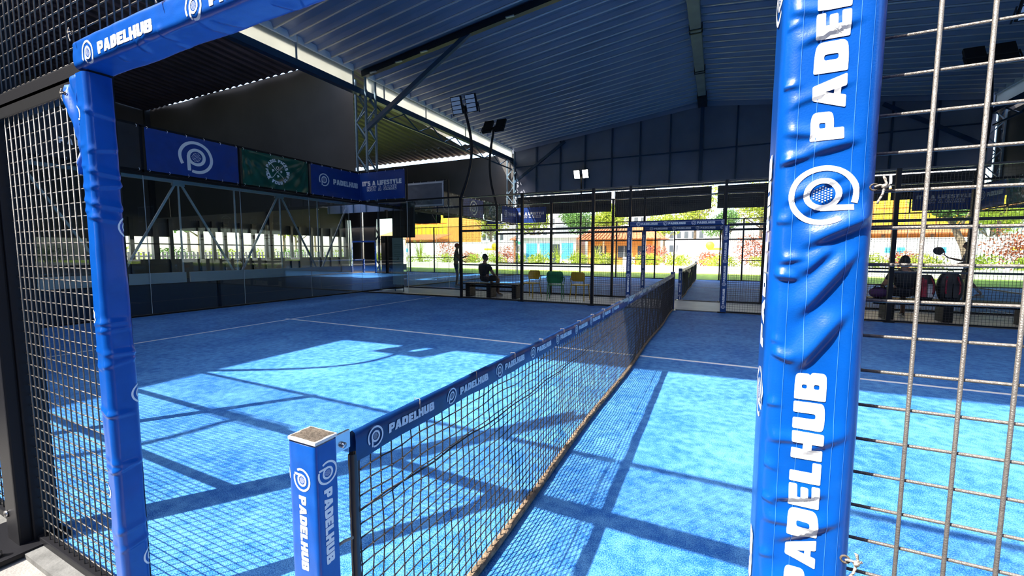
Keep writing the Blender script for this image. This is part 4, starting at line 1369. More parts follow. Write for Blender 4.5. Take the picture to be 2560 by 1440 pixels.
def bench(x0, x1, y, label, leg_x):
    t = thing('bench', label, 'bench', ((x0+x1)/2, y, 0))
    for k, yy in enumerate((-0.17, -0.055, 0.06, 0.175)):
        MB().box((x0, y+yy-0.05, 0.39), (x1, y+yy+0.05, 0.43), 0.006).build('slat', 'black', t)
    for x in leg_x:
        MB().box((x-0.075, y-0.18, 0.0), (x+0.075, y+0.18, 0.39), 0.008).build('leg', 'black', t)
    MB().box((x0+0.1, y-0.02, 0.30), (x1-0.1, y+0.02, 0.36)).build('stretcher', 'black', t)
    return t
bench(3.82, 6.35, 10.62, 'black slatted bench with thick legs behind the far fence, right', (4.15, 5.05, 6.2))
bench(-6.2, -4.3, 10.6, 'black slatted bench behind the far fence, left', (-6.05, -5.3, -4.45))

def racket_bag(x, y, z, rot, ms, label, w=0.30, h=0.55):
    t = thing('racket_bag', label, 'bag', (x, y, z), 'racket bags on the bench')
    t.rotation_euler = (R(-6), 0, rot)
    def body(s, k):
        mb = MB()
        def fn(i, j):
            a = 2*math.pi*i/20; v = j/14
            ww = w/2*(0.62 + 0.55*math.sin(math.pi*min(1, v*0.8+0.12)))*s*(1 if v < 0.93 else 0.86)
            dd = 0.11*(0.8 + 0.3*math.sin(math.pi*v))*s
            ca, sa = math.cos(a), math.sin(a)
            return (ww*math.copysign(abs(ca)**0.7, ca), dd*math.copysign(abs(sa)**0.7, sa) + k, 0.0 + h*v)
        mb.grid(fn, 20, 14, closed=True)
        mb.add([fn(i, 14) for i in range(20)], [tuple(range(20))]); mb.add([fn(i, 0) for i in range(20)], [tuple(range(19,-1,-1))])
        return mb
    local(body(1.0, 0.0), 'body', ms[0], t)
    p = MB(); p.box((-w*0.32, -0.155, h*0.08), (-w*0.02, -0.10, h*0.80), 0.02); local(p, 'pocket', ms[1], t)
    p = MB(); p.box((w*0.02, -0.15, h*0.08), (w*0.30, -0.10, h*0.62), 0.02); local(p, 'pocket', ms[2], t)
    for sx in (-1, 1):
        p = MB(); p.tube([(sx*w*0.22, -0.12, h*0.86), (sx*w*0.30, -0.17, h*0.6), (sx*w*0.30, -0.16, h*0.3), (sx*w*0.2, -0.11, h*0.1)], 0.014, 7); local(p, 'strap', ms[3], t)
    p = MB(); p.tube([(-0.05, 0, h), (-0.04, -0.02, h+0.05), (0.04, -0.02, h+0.05), (0.05, 0, h)], 0.009, 6); local(p, 'handle', 'bag_black', t)
    return t
racket_bag(4.72, 10.62, 0.43, R(4), ('bag_black', 'bag_red', 'bag_white', 'bag_red'), 'red and white racket bag beside the seated person', 0.30, 0.50)
racket_bag(5.10, 10.60, 0.43, R(-3), ('bag_black', 'bag_black', 'bag_black', 'bag_red'), 'black racket bag with red straps at the right', 0.34, 0.54)
t = thing('duffel_bag', 'dark purple soft bag on the bench left of the seated person', 'bag', (3.99, 10.62, 0.43))
mb = MB(); mb.ball((3.99, 10.62, 0.54), 0.16, 0.15, 0.115, 18, 10); mb.build('body', 'bag_purple', t)
MB().tube([(3.89, 10.56, 0.62), (3.93, 10.54, 0.70), (4.05, 10.54, 0.70), (4.09, 10.56, 0.62)], 0.012, 7).build('handle', 'bag_black', t)

# poster stand, screen and equipment behind the far left corner
t = thing('poster_board', 'pale green poster board with lines of small print behind the corner', 'poster', (-9.05, 10.72, 0))
mat('poster', (0.32, 0.44, 0.40), 0.5); mat('poster_ink', (0.16, 0.24, 0.22), 0.6)
MB().box((-9.27, 10.70, 0.25), (-8.80, 10.72, 1.86), 0.004).build('board', 'poster', t)
for z in (1.62, 1.56, 1.50, 1.40, 1.34, 1.28, 1.22, 1.05, 0.99, 0.93):
    MB().box((-9.20, 10.697, z), (-8.87, 10.6995, z+0.018)).build('print_line', 'poster_ink', t)
mb = MB(); mb.tube([(-9.035, 10.699, 1.15), (-9.035, 10.6965, 1.15)], 0.055, 20); mb.build('print_mark', 'poster_ink', t)
for sx in (-9.22, -8.85): MB().bar((sx, 10.76, 0.0), (sx, 10.73, 1.0), 0.025).build('leg', 'black', t)
t = thing('equipment_cabinet', 'tall black cabinet beside the lattice column', 'cabinet', (-9.72, 11.1, 0))
MB().box((-10.02, 10.95, 0.04), (-9.42, 11.45, 1.95), 0.01).build('body', 'bag_black', t)
MB().box((-9.99, 10.935, 0.10), (-9.45, 10.95, 1.05), 0.004).build('door', 'black', t)
MB().box((-9.99, 10.935, 1.10), (-9.45, 10.95, 1.90), 0.004).build('door', 'black', t)
MB().box((-9.52, 10.92, 0.6), (-9.50, 10.935, 0.75)).build('handle', 'steel', t)
t = thing('roller_curtain', 'rolled black curtain hanging beside the poster board', 'curtain', (-9.6, 11.3, 3.1))
mb = MB(); mb.grid(lambda i, j: (-10.0 + i*0.065, 11.55 + 0.05*math.sin(i*1.6), 3.1 - j*0.3), 16, 4); mb.build('cloth', 'black_cloth', t)
MB().tube([(-10.05, 11.5, 3.12), (-8.9, 11.5, 3.12)], 0.06, 10).build('roll', 'black_cloth', t)

# ------------------------------------------------------------------ people
mat('skin', (0.34, 0.17, 0.10), 0.55); mat('hair', (0.012, 0.010, 0.010), 0.5)
mat('shirt_black', (0.008, 0.010, 0.014), 0.75); mat('short_black', (0.012, 0.012, 0.016), 0.75); mat('shirt_navy', (0.015, 0.025, 0.06), 0.75)
mat('shoe', (0.35, 0.33, 0.32), 0.6); mat('cap_red', (0.4, 0.03, 0.03), 0.7); mat('shorts_grey', (0.10, 0.10, 0.11), 0.8)

def skin_mesh(name, chains, m, parent, sub=2):
    """one continuous surface grown from connected joints: chains of (key, pos, radius)"""
    vs = []; es = []; rs = []; idx = {}
    for ch in chains:
        prev = None
        for key, p, r in ch:
            if key in idx: i = idx[key]
            else:
                i = len(vs); idx[key] = i; vs.append(p); rs.append(r if isinstance(r, tuple) else (r, r))
            if prev is not None and prev != i: es.append((prev, i))
            prev = i
    me = bpy.data.meshes.new(name); me.from_pydata(vs, es, [])
    me.materials.append(MATS[m])
    o = bpy.data.objects.new(name, me); COL.objects.link(o); o.parent = parent
    o.modifiers.new('skin', 'SKIN')
    if not me.skin_vertices:
        bpy.context.view_layer.objects.active = o
    lay = me.skin_vertices[0].data
    for i, r in enumerate(rs): lay[i].radius = r
    lay[0].use_root = True
    s = o.modifiers.new('smooth', 'SUBSURF'); s.levels = sub; s.render_levels = sub
    o.modifiers['skin'].use_smooth_shade = True
    return o

def hand_chains(w, d, nrm, side, pre):
    """palm and five curled fingers leaving wrist w in direction d"""
    w = Vector(w); d = Vector(d).normalized(); nrm = Vector(nrm).normalized(); s = d.cross(nrm).normalized()*side
    palm = w + d*0.05
    ch = [[(pre+'wr', tuple(w), 0.022), (pre+'pm', tuple(palm), (0.03, 0.016)), (pre+'pk', tuple(w + d*0.085), (0.034, 0.013))]]
    for k, (off, ln) in enumerate(((-0.027, 0.062), (-0.009, 0.072), (0.009, 0.068), (0.026, 0.052))):
        b = w + d*0.088 + s*off
        ch.append([(pre+'pk', tuple(w + d*0.085), 0.03), (pre+'f%da' % k, tuple(b), 0.009), (pre+'f%db' % k, tuple(b + d*ln*0.5 - nrm*0.008), 0.0085), (pre+'f%dc' % k, tuple(b + d*ln*0.85 - nrm*0.03), 0.0075)])
    b = w + d*0.03 - s*0.035
    ch.append([(pre+'pm', tuple(palm), 0.03), (pre+'ta', tuple(b), 0.011), (pre+'tb', tuple(b + d*0.035 - s*0.015 - nrm*0.01), 0.010), (pre+'tc', tuple(b + d*0.06 - s*0.015 - nrm*0.025), 0.008)])
    return ch

def head_parts(t, c, f, hair_m, cap=None):
    """head with face facing f: skull, nose, ears, eyes, mouth; hair as a cap over the skull"""
    c = Vector(c); f = Vector(f).normalized(); s = f.cross(Vector((0,0,1))).normalized()
    mb = MB()
    n, m = 20, 14
    def P(i, j):
        th = math.pi*j/m; ph = 2*math.pi*i/n
        a, b, z = math.sin(th)*math.cos(ph), math.sin(th)*math.sin(ph), math.cos(th)
        k = 1.0 - 0.18*max(0, -z)                           # narrower jaw
        q = c + f*(a*0.098*k) + s*(b*0.076*k) + Vector((0,0,z*0.118))
        if a > 0.93 and -0.35 < z < 0.1: q += f*0.018       # nose
        return tuple(q)
    mb.grid(P, n, m, closed=True)
    for sd in (-1, 1): mb.ball(c + s*(0.078*sd) - Vector((0,0,0.008)), 0.018, 0.018, 0.03, 8, 6)
    hd = local(mb, 'head', 'skin', t)
    for sd in (-1, 1):
        e = MB(); e.ball(c + f*0.086 + s*(0.03*sd) + Vector((0,0,0.012)), 0.011, 0.011, 0.008, 8, 6); local(e, 'eye', 'hair', t)
    e = MB(); e.ball(c + f*0.084 - Vector((0,0,0.055)), 0.02, 0.02, 0.006, 8, 6); local(e, 'mouth', 'bag_red', t)
    mb = MB()
    def H(i, j):
        th = math.pi*0.62*j/8; ph = 2*math.pi*i/n
        a, b, z = math.sin(th)*math.cos(ph), math.sin(th)*math.sin(ph), math.cos(th)
        lim = 0.35 if a > 0.3 else -0.5
        z = max(z, lim)
        q = c + f*(a*0.106 - 0.004) + s*(b*0.084) + Vector((0,0,z*0.126))
        return tuple(q)
    mb.grid(H, n, 8, closed=True)
    local(mb, 'hair' if not cap else 'cap', cap or hair_m, t)
    if cap:
        e = MB(); e.grid(lambda i, j: tuple(c + f*(0.08 + 0.09*j/4) + s*((i/8-0.5)*0.14*(1-0.3*(j/4)**2)) + Vector((0,0,0.05 - 0.02*j/4))), 8, 4); local(e, 'cap_peak', cap, t)

def person(label, loc, rz, J, shirt, lower, cap=None, sleeve=0.6, leg_len=0.55, group=None):
    """J: joints in local space, the person faces local +y"""
    t = thing('person', label, 'person', loc); t.rotation_euler = (0, 0, rz)
    g = lambda k: J[k]
    mid = lambda a, b, u: tuple(Vector(a)*(1-u) + Vector(b)*u)
    ch = [[('pel', g('pel'), (0.155, 0.11)), ('wst', mid(g('pel'), g('chs'), 0.5), (0.14, 0.095)), ('chs', g('chs'), (0.165, 0.11)), ('nkb', g('nkb'), 0.07), ('nk', g('nk'), 0.055), ('hd', g('hd'), 0.06)]]
    for s in 'lr':
        ch.append([('chs', g('chs'), 0.15), (s+'sh', g(s+'sh'), 0.062), (s+'el', g(s+'el'), 0.042), (s+'wr', g(s+'wr'), 0.026)])
        ch.append([('pel', g('pel'), 0.14), (s+'hp', g(s+'hp'), 0.088), (s+'kn', g(s+'kn'), 0.058), (s+'an', g(s+'an'), 0.038), (s+'to', g(s+'to'), (0.042, 0.025))])
        ch += hand_chains(g(s+'wr'), Vector(g(s+'wr')) - Vector(g(s+'el')), (0, 0.3, 1), 1 if s == 'l' else -1, s)
    body = skin_mesh('body', ch, 'skin', t)
    e = 0.014
    sc = [[('chs', g('chs'), (0.165+e, 0.11+e)), ('wst', mid(g('pel'), g('chs'), 0.5), (0.15+e, 0.105+e)), ('pel', mid(g('pel'), g('chs'), 0.12), (0.165+e, 0.12+e))], [('chs', g('chs'), 0.15), ('nkb', mid(g('nkb'), g('chs'), 0.15), (0.085, 0.075))]]
    for s in 'lr':
        sc.append([('chs', g('chs'), 0.15), (s+'sh', g(s+'sh'), 0.075), (s+'sl', mid(g(s+'sh'), g(s+'el'), sleeve), 0.064)])
    skin_mesh('shirt', sc, shirt, t)
    lc = [[('pel', g('pel'), (0.17, 0.13)), ('top', mid(g('pel'), g('chs'), 0.25), (0.165, 0.12))]]
    for s in 'lr':
        q = [('pel', g('pel'), 0.15), (s+'hp', g(s+'hp'), 0.108), (s+'a', mid(g(s+'hp'), g(s+'kn'), min(1, leg_len)), 0.088)]
        if leg_len > 1: q += [(s+'k', g(s+'kn'), 0.075), (s+'b', mid(g(s+'kn'), g(s+'an'), leg_len-1), 0.055)]
        lc.append(q)
    skin_mesh('shorts' if leg_len <= 1 else 'trousers', lc, lower, t)
    for s in 'lr':
        a = Vector(g(s+'an')); b = Vector(g(s+'to')); d = (b-a); d.z = 0
        sh = MB(); fl = min(a.z, b.z) - 0.045
        d = d.normalized() if d.length > 1e-4 else Vector((0,1,0)); sd = Vector((-d.y, d.x, 0))
        def S(i, j):
            u = i/10; th = math.pi*j/8
            wd = 0.045*(1 - 0.5*abs(2*u-1)**3); hh = 0.085 - 0.045*u
            return tuple(a + d*(-0.06 + 0.25*u) + sd*(wd*math.cos(th)) + Vector((0,0,fl - a.z + hh*math.sin(th))))
        sh.grid(S, 10, 8); local(sh, 'shoe', 'shoe', t)
    hd = Vector(g('hd')); f = J.get('face', (0, 1, 0))
    head_parts(t, hd + Vector((0, 0, 0.06)), f, 'hair', cap)
    return t

SEAT = dict(pel=(0,0,0.53), chs=(0,0.03,0.86), nkb=(0,0.03,0.99), nk=(0,0.04,1.05), hd=(0,0.06,1.10), lsh=(-0.19,0.02,0.92), rsh=(0.19,0.02,0.92),
            lel=(-0.30,0.10,0.66), rel=(0.27,0.16,0.66), lwr=(-0.26,0.33,0.58), rwr=(0.14,0.36,0.60), lhp=(-0.1,0.06,0.52), rhp=(0.1,0.06,0.52),
            lkn=(-0.16,0.47,0.52), rkn=(0.14,0.47,0.52), lan=(-0.17,0.42,0.09), ran=(0.15,0.45,0.09), lto=(-0.18,0.56,0.05), rto=(0.16,0.59,0.05), face=(0.1, 1, -0.25))
# bench seats are 0.43 m, the far bench's sitters look away from the viewer
def shift(J, dz): return {k: ((v[0], v[1], v[2]+dz) if (k not in ('face', 'lan', 'ran', 'lto', 'rto')) else v) for k, v in J.items()}
A = shift(SEAT, 0.04)
A.update(lel=(-0.33, 0.04, 0.68), lwr=(-0.28, 0.26, 0.56))
person('person in a black t-shirt seated on the right bench, seen from behind', (4.40, 10.62, 0), 0.0, A, 'shirt_black', 'short_black', leg_len=1.2)
B = shift(SEAT, 0.04)
person('person in black clothes seated on the left bench behind the far fence', (-5.55, 10.58, 0), R(-20), B, 'shirt_black', 'short_black', leg_len=0.9)
STAND = dict(pel=(0,0,0.94), chs=(0,0.02,1.27), nkb=(0,0.02,1.42), nk=(0,0.03,1.48), hd=(0,0.05,1.54), lsh=(-0.19,0.02,1.36), rsh=(0.19,0.02,1.36),
             lel=(-0.27,0.05,1.10), rel=(0.26,0.14,1.12), lwr=(-0.22,0.26,1.02), rwr=(0.20,0.38,1.20), lhp=(-0.1,0,0.90), rhp=(0.1,0,0.90),
             lkn=(-0.12,0.16,0.50), rkn=(0.12,-0.06,0.49), lan=(-0.12,0.14,0.09), ran=(0.12,-0.32,0.12), lto=(-0.12,0.29,0.05), rto=(0.13,-0.18,0.05), face=(0, 1, -0.1))
pl = person('player in a navy shirt and shorts walking with a racket on the next court', (7.85, 17.0, 0), R(70), STAND, 'shirt_navy', 'shorts_grey', leg_len=0.55)
person('player in a red cap standing on the next court, left', (-8.35, 13.3, 0), R(-60), dict(STAND, rkn=(0.12,0.06,0.49), ran=(0.12,0.0,0.09), rto=(0.13,0.15,0.05), lkn=(-0.12,0.05,0.5), lan=(-0.12,0,0.09), lto=(-0.12,0.15,0.05)), 'shirt_navy', 'shorts_grey', cap='cap_red')

def racket(p, d, label):
    """padel racket held at p, head towards d"""
    p = Vector(p); d = Vector(d).normalized(); s = d.cross(Vector((0.3, 1, 0.2))).normalized(); n = d.cross(s)
    t = thing('padel_racket', label, 'racket', p)
    MB().tube([p - d*0.06, p + d*0.12], 0.016, 8).build('handle', 'bag_black', t)
    f = MB(); c0 = p + d*0.32
    ring = [c0 + d*(0.135*math.cos(a)) + s*(0.125*math.sin(a)) for a in [2*math.pi*i/24 for i in range(24)]]
    f.add([q + n*0.017 for q in ring] + [q - n*0.017 for q in ring], [tuple(range(24)), tuple(range(47,23,-1))] + [(i, (i+1)%24, 24+(i+1)%24, 24+i) for i in range(24)])
    fc = f.build('face', 'shorts_grey', t)
    hb = MB()
    for i in range(-3, 4):
        for j in range(-3, 4):
            if i*i+j*j < 11:
                for sg in (1, -1): hb.disc(c0 + d*(i*0.03) + s*(j*0.03) + n*(0.0172*sg), n, 0.007, 0.001, 8)
    h = hb.build('holes', 'bag_black', fc); h['kind'] = 'stuff'
    b = MB()
    b.tube([p + d*0.12, p + d*0.17 + s*0.05, p + d*0.22 + s*0.09], 0.013, 7); b.tube([p + d*0.12, p + d*0.17 - s*0.05, p + d*0.22 - s*0.09], 0.013, 7)
    b.build('throat', 'bag_red', t)
# right hand of the walking player
Rm = Matrix.Rotation(R(70), 3, 'Z'); hand = Vector((7.85, 17.0, 0)) + Rm @ Vector((0.185, 0.46, 1.235))
racket(hand, (-0.55, -0.1, 0.45), 'padel racket held up by the walking player')

# ------------------------------------------------------------------ garden and houses beyond the hall
mat('leaf_yellow', (0.34, 0.42, 0.03), 0.6, transl=0.35, var=0.35, vscale=1.5)
mat('leaf_green', (0.09, 0.20, 0.03), 0.6, transl=0.3, var=0.4, vscale=1.5)
mat('leaf_red', (0.45, 0.12, 0.05), 0.6, transl=0.3, var=0.4, vscale=2)
mat('bark', (0.20, 0.15, 0.10), 0.9, var=0.3, vscale=6, bump=0.5, bscale=20)
mat('render_white', (0.80, 0.78, 0.74), 0.8, var=0.05, vscale=1)
mat('tower_wall', (0.62, 0.60, 0.57), 0.8, var=0.06, vscale=0.2)
mat('window_dark', (0.05, 0.06, 0.07), 0.15, spec=0.7)
mat('terracotta', (0.50, 0.17, 0.06), 0.75, var=0.2, vscale=3)
mat('orange_wall', (0.72, 0.30, 0.05), 0.75, var=0.12, vscale=2)
mat('canopy', (0.62, 0.34, 0.13), 0.75, transl=0.4, var=0.1, vscale=1)
mat('sign_blue', (0.06, 0.42, 0.70), 0.6); mat('sign_yellow', (0.75, 0.55, 0.02), 0.6)
mat('parasol_green', (0.04, 0.30, 0.14), 0.7, transl=0.2)
mat('wood', (0.30, 0.17, 0.08), 0.7, var=0.25, vscale=5)

def leaves(mb, c, rx, ry, rz, n, size, r):
    for _ in range(n):
        while True:
            a, b, d = r.uniform(-1,1), r.uniform(-1,1), r.uniform(-1,1)
            q = a*a+b*b+d*d
            if 0.12 < q < 1: break
        p = Vector((c[0]+a*rx, c[1]+b*ry, c[2]+d*rz))
        u = Vector((r.gauss(0,1), r.gauss(0,1), r.gauss(0,1))).normalized(); v = u.orthogonal().normalized()
        s = size*r.uniform(0.6, 1.3)
        mb.add([p-u*s, p+v*s*0.45, p+u*s, p-v*s*0.45], [(0,1,2,3)])

def tree(x, y, h, cr, m, label, group=None, seed=1, lean=(0,0), n=2200, trunk_r=0.14):
    r = random.Random(seed)
    t = thing('tree', label, 'tree', (x, y, 0), group)
    tr = MB()
    tr.tube([(x, y, 0), (x+lean[0]*0.3, y+lean[1]*0.3, h*0.3), (x+lean[0]*0.7, y+lean[1]*0.7, h*0.55), (x+lean[0], y+lean[1], h*0.8)], [trunk_r, trunk_r*0.8, trunk_r*0.6, trunk_r*0.25], 9)
    for k in range(5):
        a = r.uniform(0, 6.28); z0 = h*r.uniform(0.4, 0.65); u = (z0/h)/0.8
        p = Vector((x+lean[0]*u, y+lean[1]*u, z0)); q = p + Vector((math.cos(a)*cr*0.7, math.sin(a)*cr*0.7, cr*0.6))
        tr.tube([p, (p+q)/2 + Vector((0,0,-0.1)), q], [trunk_r*0.4, trunk_r*0.3, trunk_r*0.12], 6)
    tr.build('trunk', 'bark', t)
    mb = MB()
    for k in range(9):
        a = r.uniform(0, 6.28); d = cr*r.uniform(0.1, 0.75)
        leaves(mb, (x+lean[0]+math.cos(a)*d, y+lean[1]+math.sin(a)*d, h*0.78 + r.uniform(-0.35, 0.45)*cr), cr*0.5, cr*0.5, cr*0.42, n//9, 0.16, r)
    mb.build('crown', m, t)
    return t

def bush(x, y, w, h, m, label, group, seed, n=900, size=0.09):
    r = random.Random(seed)
    t = thing('shrub', label, 'shrub', (x, y, 0), group)
    st = MB()
    for k in range(4):
        a = r.uniform(0, 6.28); st.tube([(x, y, 0), (x+math.cos(a)*w*0.2, y+math.sin(a)*w*0.2, h*0.6)], [0.03, 0.012], 6)
    st.build('stem', 'bark', t)
    mb = MB()
    for k in range(5): leaves(mb, (x+r.uniform(-0.3, 0.3)*w, y+r.uniform(-0.25, 0.25)*w, h*0.55+r.uniform(-0.1, 0.15)*h), w*0.34, w*0.32, h*0.42, n//5, size, r)
    mb.build('foliage', m, t)

def spiky(x, y, h, n, label, group, seed, m='leaf_yellow'):
    """clump of long arching blades"""
    r = random.Random(seed)
    t = thing('blade_plant', label, 'plant', (x, y, 0), group)
    for k in range(n):
        a = r.uniform(0, 6.28); L = h*r.uniform(0.7, 1.15); o = r.uniform(0.15, 0.55)*h
        d = Vector((math.cos(a), math.sin(a), 0)); s = Vector((-d.y, d.x, 0))
        mb = MB(); w = 0.05
        mb.grid(lambda i, j: tuple(Vector((x, y, 0)) + d*(o*(j/5)**1.7) + Vector((0,0,L*(j/5)*(1-0.25*(j/5)**2))) + s*((i-0.5)*w*(1-(j/5)**2*0.9))), 1, 5)
        mb.build('blade', m, t)

# low white wall and the hedges standing behind it
for k in range(8):
    x0 = -34 + k*9.0
    o = MB().box((x0, 29.7, -0.02), (x0+8.97, 29.95, 0.46), 0.02).build('garden_wall', 'render_white')
    tag(o, 'low white garden wall beyond the lawn, %s length from the left' % ORD[k], 'wall', 'low garden wall lengths')
for k in range(22):
    x = -30 + k*2.6
    if 12.4 < x < 23.0: continue
    bush(x, 31.35 + 0.1*math.sin(k*2.1), 2.3, 1.25, 'leaf_yellow', 'sunlit yellow-green hedge bush behind the low white wall, %s from the left' % ORD[k], 'hedge bushes behind the low wall', 100+k, 800)
# hedge along the left side, behind the annexe
for k in range(12):
    bush(-27.4, -2 + k*2.5, 2.6, 1.5, 'leaf_yellow' if k % 3 else 'leaf_green', 'hedge bush in the garden strip beyond the annexe, %s from the viewer' % ORD[k], 'hedge bushes beyond the annexe', 160+k, 600)
for k in range(5):
    tree(-29.5 - (k % 2)*1.5, 0.5 + k*5.2, 5.2 + (k % 3)*0.8, 2.2, 'leaf_green' if k % 2 else 'leaf_yellow', 'garden tree beyond the left annexe, %s from the viewer' % ORD[k], 'trees beyond the annexe', 200+k, n=1500)
o = MB()
tree(-35.0, 26.5, 5.4, 2.3, 'leaf_yellow', 'broad garden tree at the rear corner beyond the annexe', 'trees beyond the annexe', 210, n=2000)
tree(-38.5, 31.5, 6.4, 2.8, 'leaf_green', 'tall garden tree far behind the annexe corner', 'trees beyond the annexe', 211, n=2000)
tree(-40.0, 20.0, 7.0, 3.4, 'leaf_green', 'large green tree far left beyond the annexe', 'trees beyond the annexe', 212, n=2400)
tree(-41.0, 10.0, 7.0, 3.4, 'leaf_green', 'large green tree farthest left beyond the annexe', 'trees beyond the annexe', 213, n=2400)
for k in range(9):
    bush(34.5, -6 + k*3.1, 2.7, 1.9, 'leaf_green', 'green hedge bush outside the right end of the hall, %s from the viewer' % ORD[k], 'hedge bushes right of the hall', 240+k, 500, 0.12)
t = thing('picket_fence', 'pale picket fence in the garden beyond the left annexe', 'fence', (-25.6, 10, 0))
pk = MB().box((-25.63, -0.05, 0.0), (-25.60, 0.05, 1.35)).mesh('picket', ['render_white'])
for k in range(150): piece('picket', pk, t, (0, -6 + k*0.21, 0))
for z in (0.35, 1.1): MB().box((-25.60, -6.1, z), (-25.57, 25.4, z+0.07)).build('rail', 'render_white', t)

spots = [(-15.5, 33.6, 2.4), (-13.2, 34.0, 2.1), (-11.4, 33.8, 2.5), (-9.9, 33.6, 2.3), (-8.2, 34.0, 2.6), (-17.5, 33.5, 2.1)]
for i, (x, y, h) in enumerate(spots):
    spiky(x, y, h, 34, 'tall clump of arching yellow-green blades, %s from the left' % ORD[[0,2,3,4,5,1][i] if False else sorted(range(6), key=lambda q: spots[q][0]).index(i)], 'blade plants behind the hedge', 300+i)
bush(-3.4, 33.9, 2.2, 2.0, 'leaf_red', 'reddish shrub in front of the terracotta pavilion', 'red shrubs', 320)
bush(3.4, 33.9, 2.4, 2.6, 'leaf_red', 'tall reddish shrub right of the far gate', 'red shrubs', 321)
bush(0.6, 33.9, 2.0, 1.5, 'leaf_red', 'small reddish shrub before the white wall', 'red shrubs', 322)
bush(11.4, 33.9, 2.4, 1.4, 'leaf_red', 'orange-red shrub beyond the right end of the next court', 'red shrubs', 323)
spiky(6.2, 33.8, 3.4, 46, 'tall palm-like clump of blades right of the far gate', 'blade plants behind the hedge', 330)

# white wall with a yellow emblem, seen through the far gate
t = thing('boundary_wall', 'white boundary wall with a yellow emblem beyond the far gate', 'wall', (0, 39, 0))
MB().box((-2.2, 38.9, 0), (26, 39.15, 2.35), 0.02).build('panel', 'render_white', t)
MB().box((-2.3, 38.86, 2.35), (26.1, 39.19, 2.43), 0.01).build('coping', 'render_white', t)
mb = MB(); mb.disc((0.35, 38.885, 1.95), (0, 1, 0), 0.34, 0.03, 20); mb.build('emblem', 'sign_yellow', t)
MB().box((0.2, 38.88, 1.55), (1.6, 38.9, 1.75)).build('emblem_bar', 'sign_yellow', t)
for x in (11.9, 12.6, 14.8): MB().box((x, 38.87, 1.35), (x+0.45, 38.9, 1.75), 0.01).build('blue_mark', 'sign_blue', t)

# terracotta pavilion
t = thing('pavilion', 'terracotta pavilion with a broad tiled roof beyond the hedge', 'building', (-7.0, 38, 0))
MB().box((-9.6, 36.6, 0), (-4.0, 41, 2.5)).build('wall', 'orange_wall', t)
mb = MB(); mb.add([(-10.4, 35.8, 2.5), (-3.0, 35.8, 2.5), (-3.0, 41.8, 2.5), (-10.4, 41.8, 2.5), (-8.6, 38.4, 3.7), (-5.0, 38.4, 3.7)], [(0,1,5,4), (1,2,5), (2,3,4,5), (3,0,4), (0,3,2,1)]); rf = mb.build('roof', 'terracotta', t)
for k in range(24):
    x = -10.35 + k*0.32
    MB().bar((x, 35.78, 2.54), (x*0.7-2.1, 38.4, 3.74), 0.07).build('tile_rib', 'terracotta', rf)
for x in (-10.1, -8.0, -5.9, -3.4): MB().box((x-0.09, 35.9, 0), (x+0.09, 36.08, 2.5)).build('pillar', 'wood', t)
for x in (-9.0, -6.9, -5.2): w = MB().box((x, 36.55, 0.9), (x+1.1, 36.62, 1.9)).build('window', 'window_dark', t); MB().box((x+0.52, 36.53, 0.9), (x+0.58, 36.56, 1.9)).build('mullion', 'render_white', w)
for x in (-8.2, -6.2): MB().box((x, 35.3, 0.0), (x+0.9, 35.9, 0.95), 0.03).build('counter', 'render_white', t)

# blue and white kiosk with green parasols
t = thing('kiosk', 'white kiosk with light blue panels behind the tall plants', 'building', (-13.5, 38, 0))
MB().box((-16.2, 37, 0), (-10.8, 40, 2.7), 0.03).build('wall', 'render_white', t)
MB().box((-16.5, 36.6, 2.7), (-10.5, 40.3, 2.95), 0.02).build('roof', 'render_white', t)
for x in (-15.8, -14.4, -12.2): MB().box((x, 36.94, 0.7), (x+1.1, 37.0, 2.2), 0.01).build('panel', 'sign_blue', t)
MB().box((-13.2, 36.95, 0.0), (-12.4, 37.0, 2.1)).build('door', 'window_dark', t)
def parasol(x, y, label):
    t = thing('parasol', label, 'parasol', (x, y, 0), 'green parasols by the kiosk')
    MB().tube([(x, y, 0), (x, y, 2.55)], 0.03, 8).build('pole', 'wood', t)
    mb = MB(); n = 8; mb.add([(x, y, 2.75)] + [(x+1.7*math.cos(2*math.pi*i/n), y+1.7*math.sin(2*math.pi*i/n), 2.2) for i in range(n)], [(0, 1+i, 1+(i+1)%n) for i in range(n)]); mb.build('canopy', 'parasol_green', t)
    for i in range(n): MB().tube([(x, y, 2.72), (x+1.68*math.cos(2*math.pi*i/n), y+1.68*math.sin(2*math.pi*i/n), 2.18)], 0.012, 5).build('rib', 'wood', t)
parasol(-16.9, 34.9, 'green parasol left of the white kiosk')
parasol(-18.2, 42.6, 'green parasol farther left of the white kiosk')

# tan canopies and white fence to the far left
for k, (x, y) in enumerate(((-28.2, 35.5), (-21.4, 35.9))):
    t = thing('canopy', ('tan fabric canopy on posts at the far left', 'tan fabric canopy left of the green parasols')[k], 'canopy', (x, y, 0), 'tan canopies')
    mb = MB(); mb.grid(lambda i, j: (x-3.0 + 6.0*i/12, y-2.2+4.4*j/8, 3.0 + 1.15*(j/8) - 0.35*math.sin(math.pi*i/12)*(1 if True else 0)), 12, 8); mb.build('fabric', 'canopy', t)
    for a, b in ((-2.9, -2.1), (2.9, -2.1), (-2.9, 2.1), (2.9, 2.1)): MB().box((x+a-0.06, y+b-0.06, 0), (x+a+0.06, y+b+0.06, 3.0 if b < 0 else 4.1)).build('post', 'wood', t)
    MB().box((x-2.9, y-2.3, 2.62), (x+2.9, y-2.22, 2.68)).build('string_light', 'black', t)
tree(-21.5, 28.8, 4.6, 1.6, 'leaf_green', 'green tree in front of the tan canopies', None, 340, n=2200)
t = thing('picket_fence', 'white picket fence in front of the tan canopies', 'fence', (-24, 33.0, 0))
pk = MB().box((-0.05, 32.98, 0.0), (0.05, 33.01, 2.0)).mesh('picket', ['render_white'])
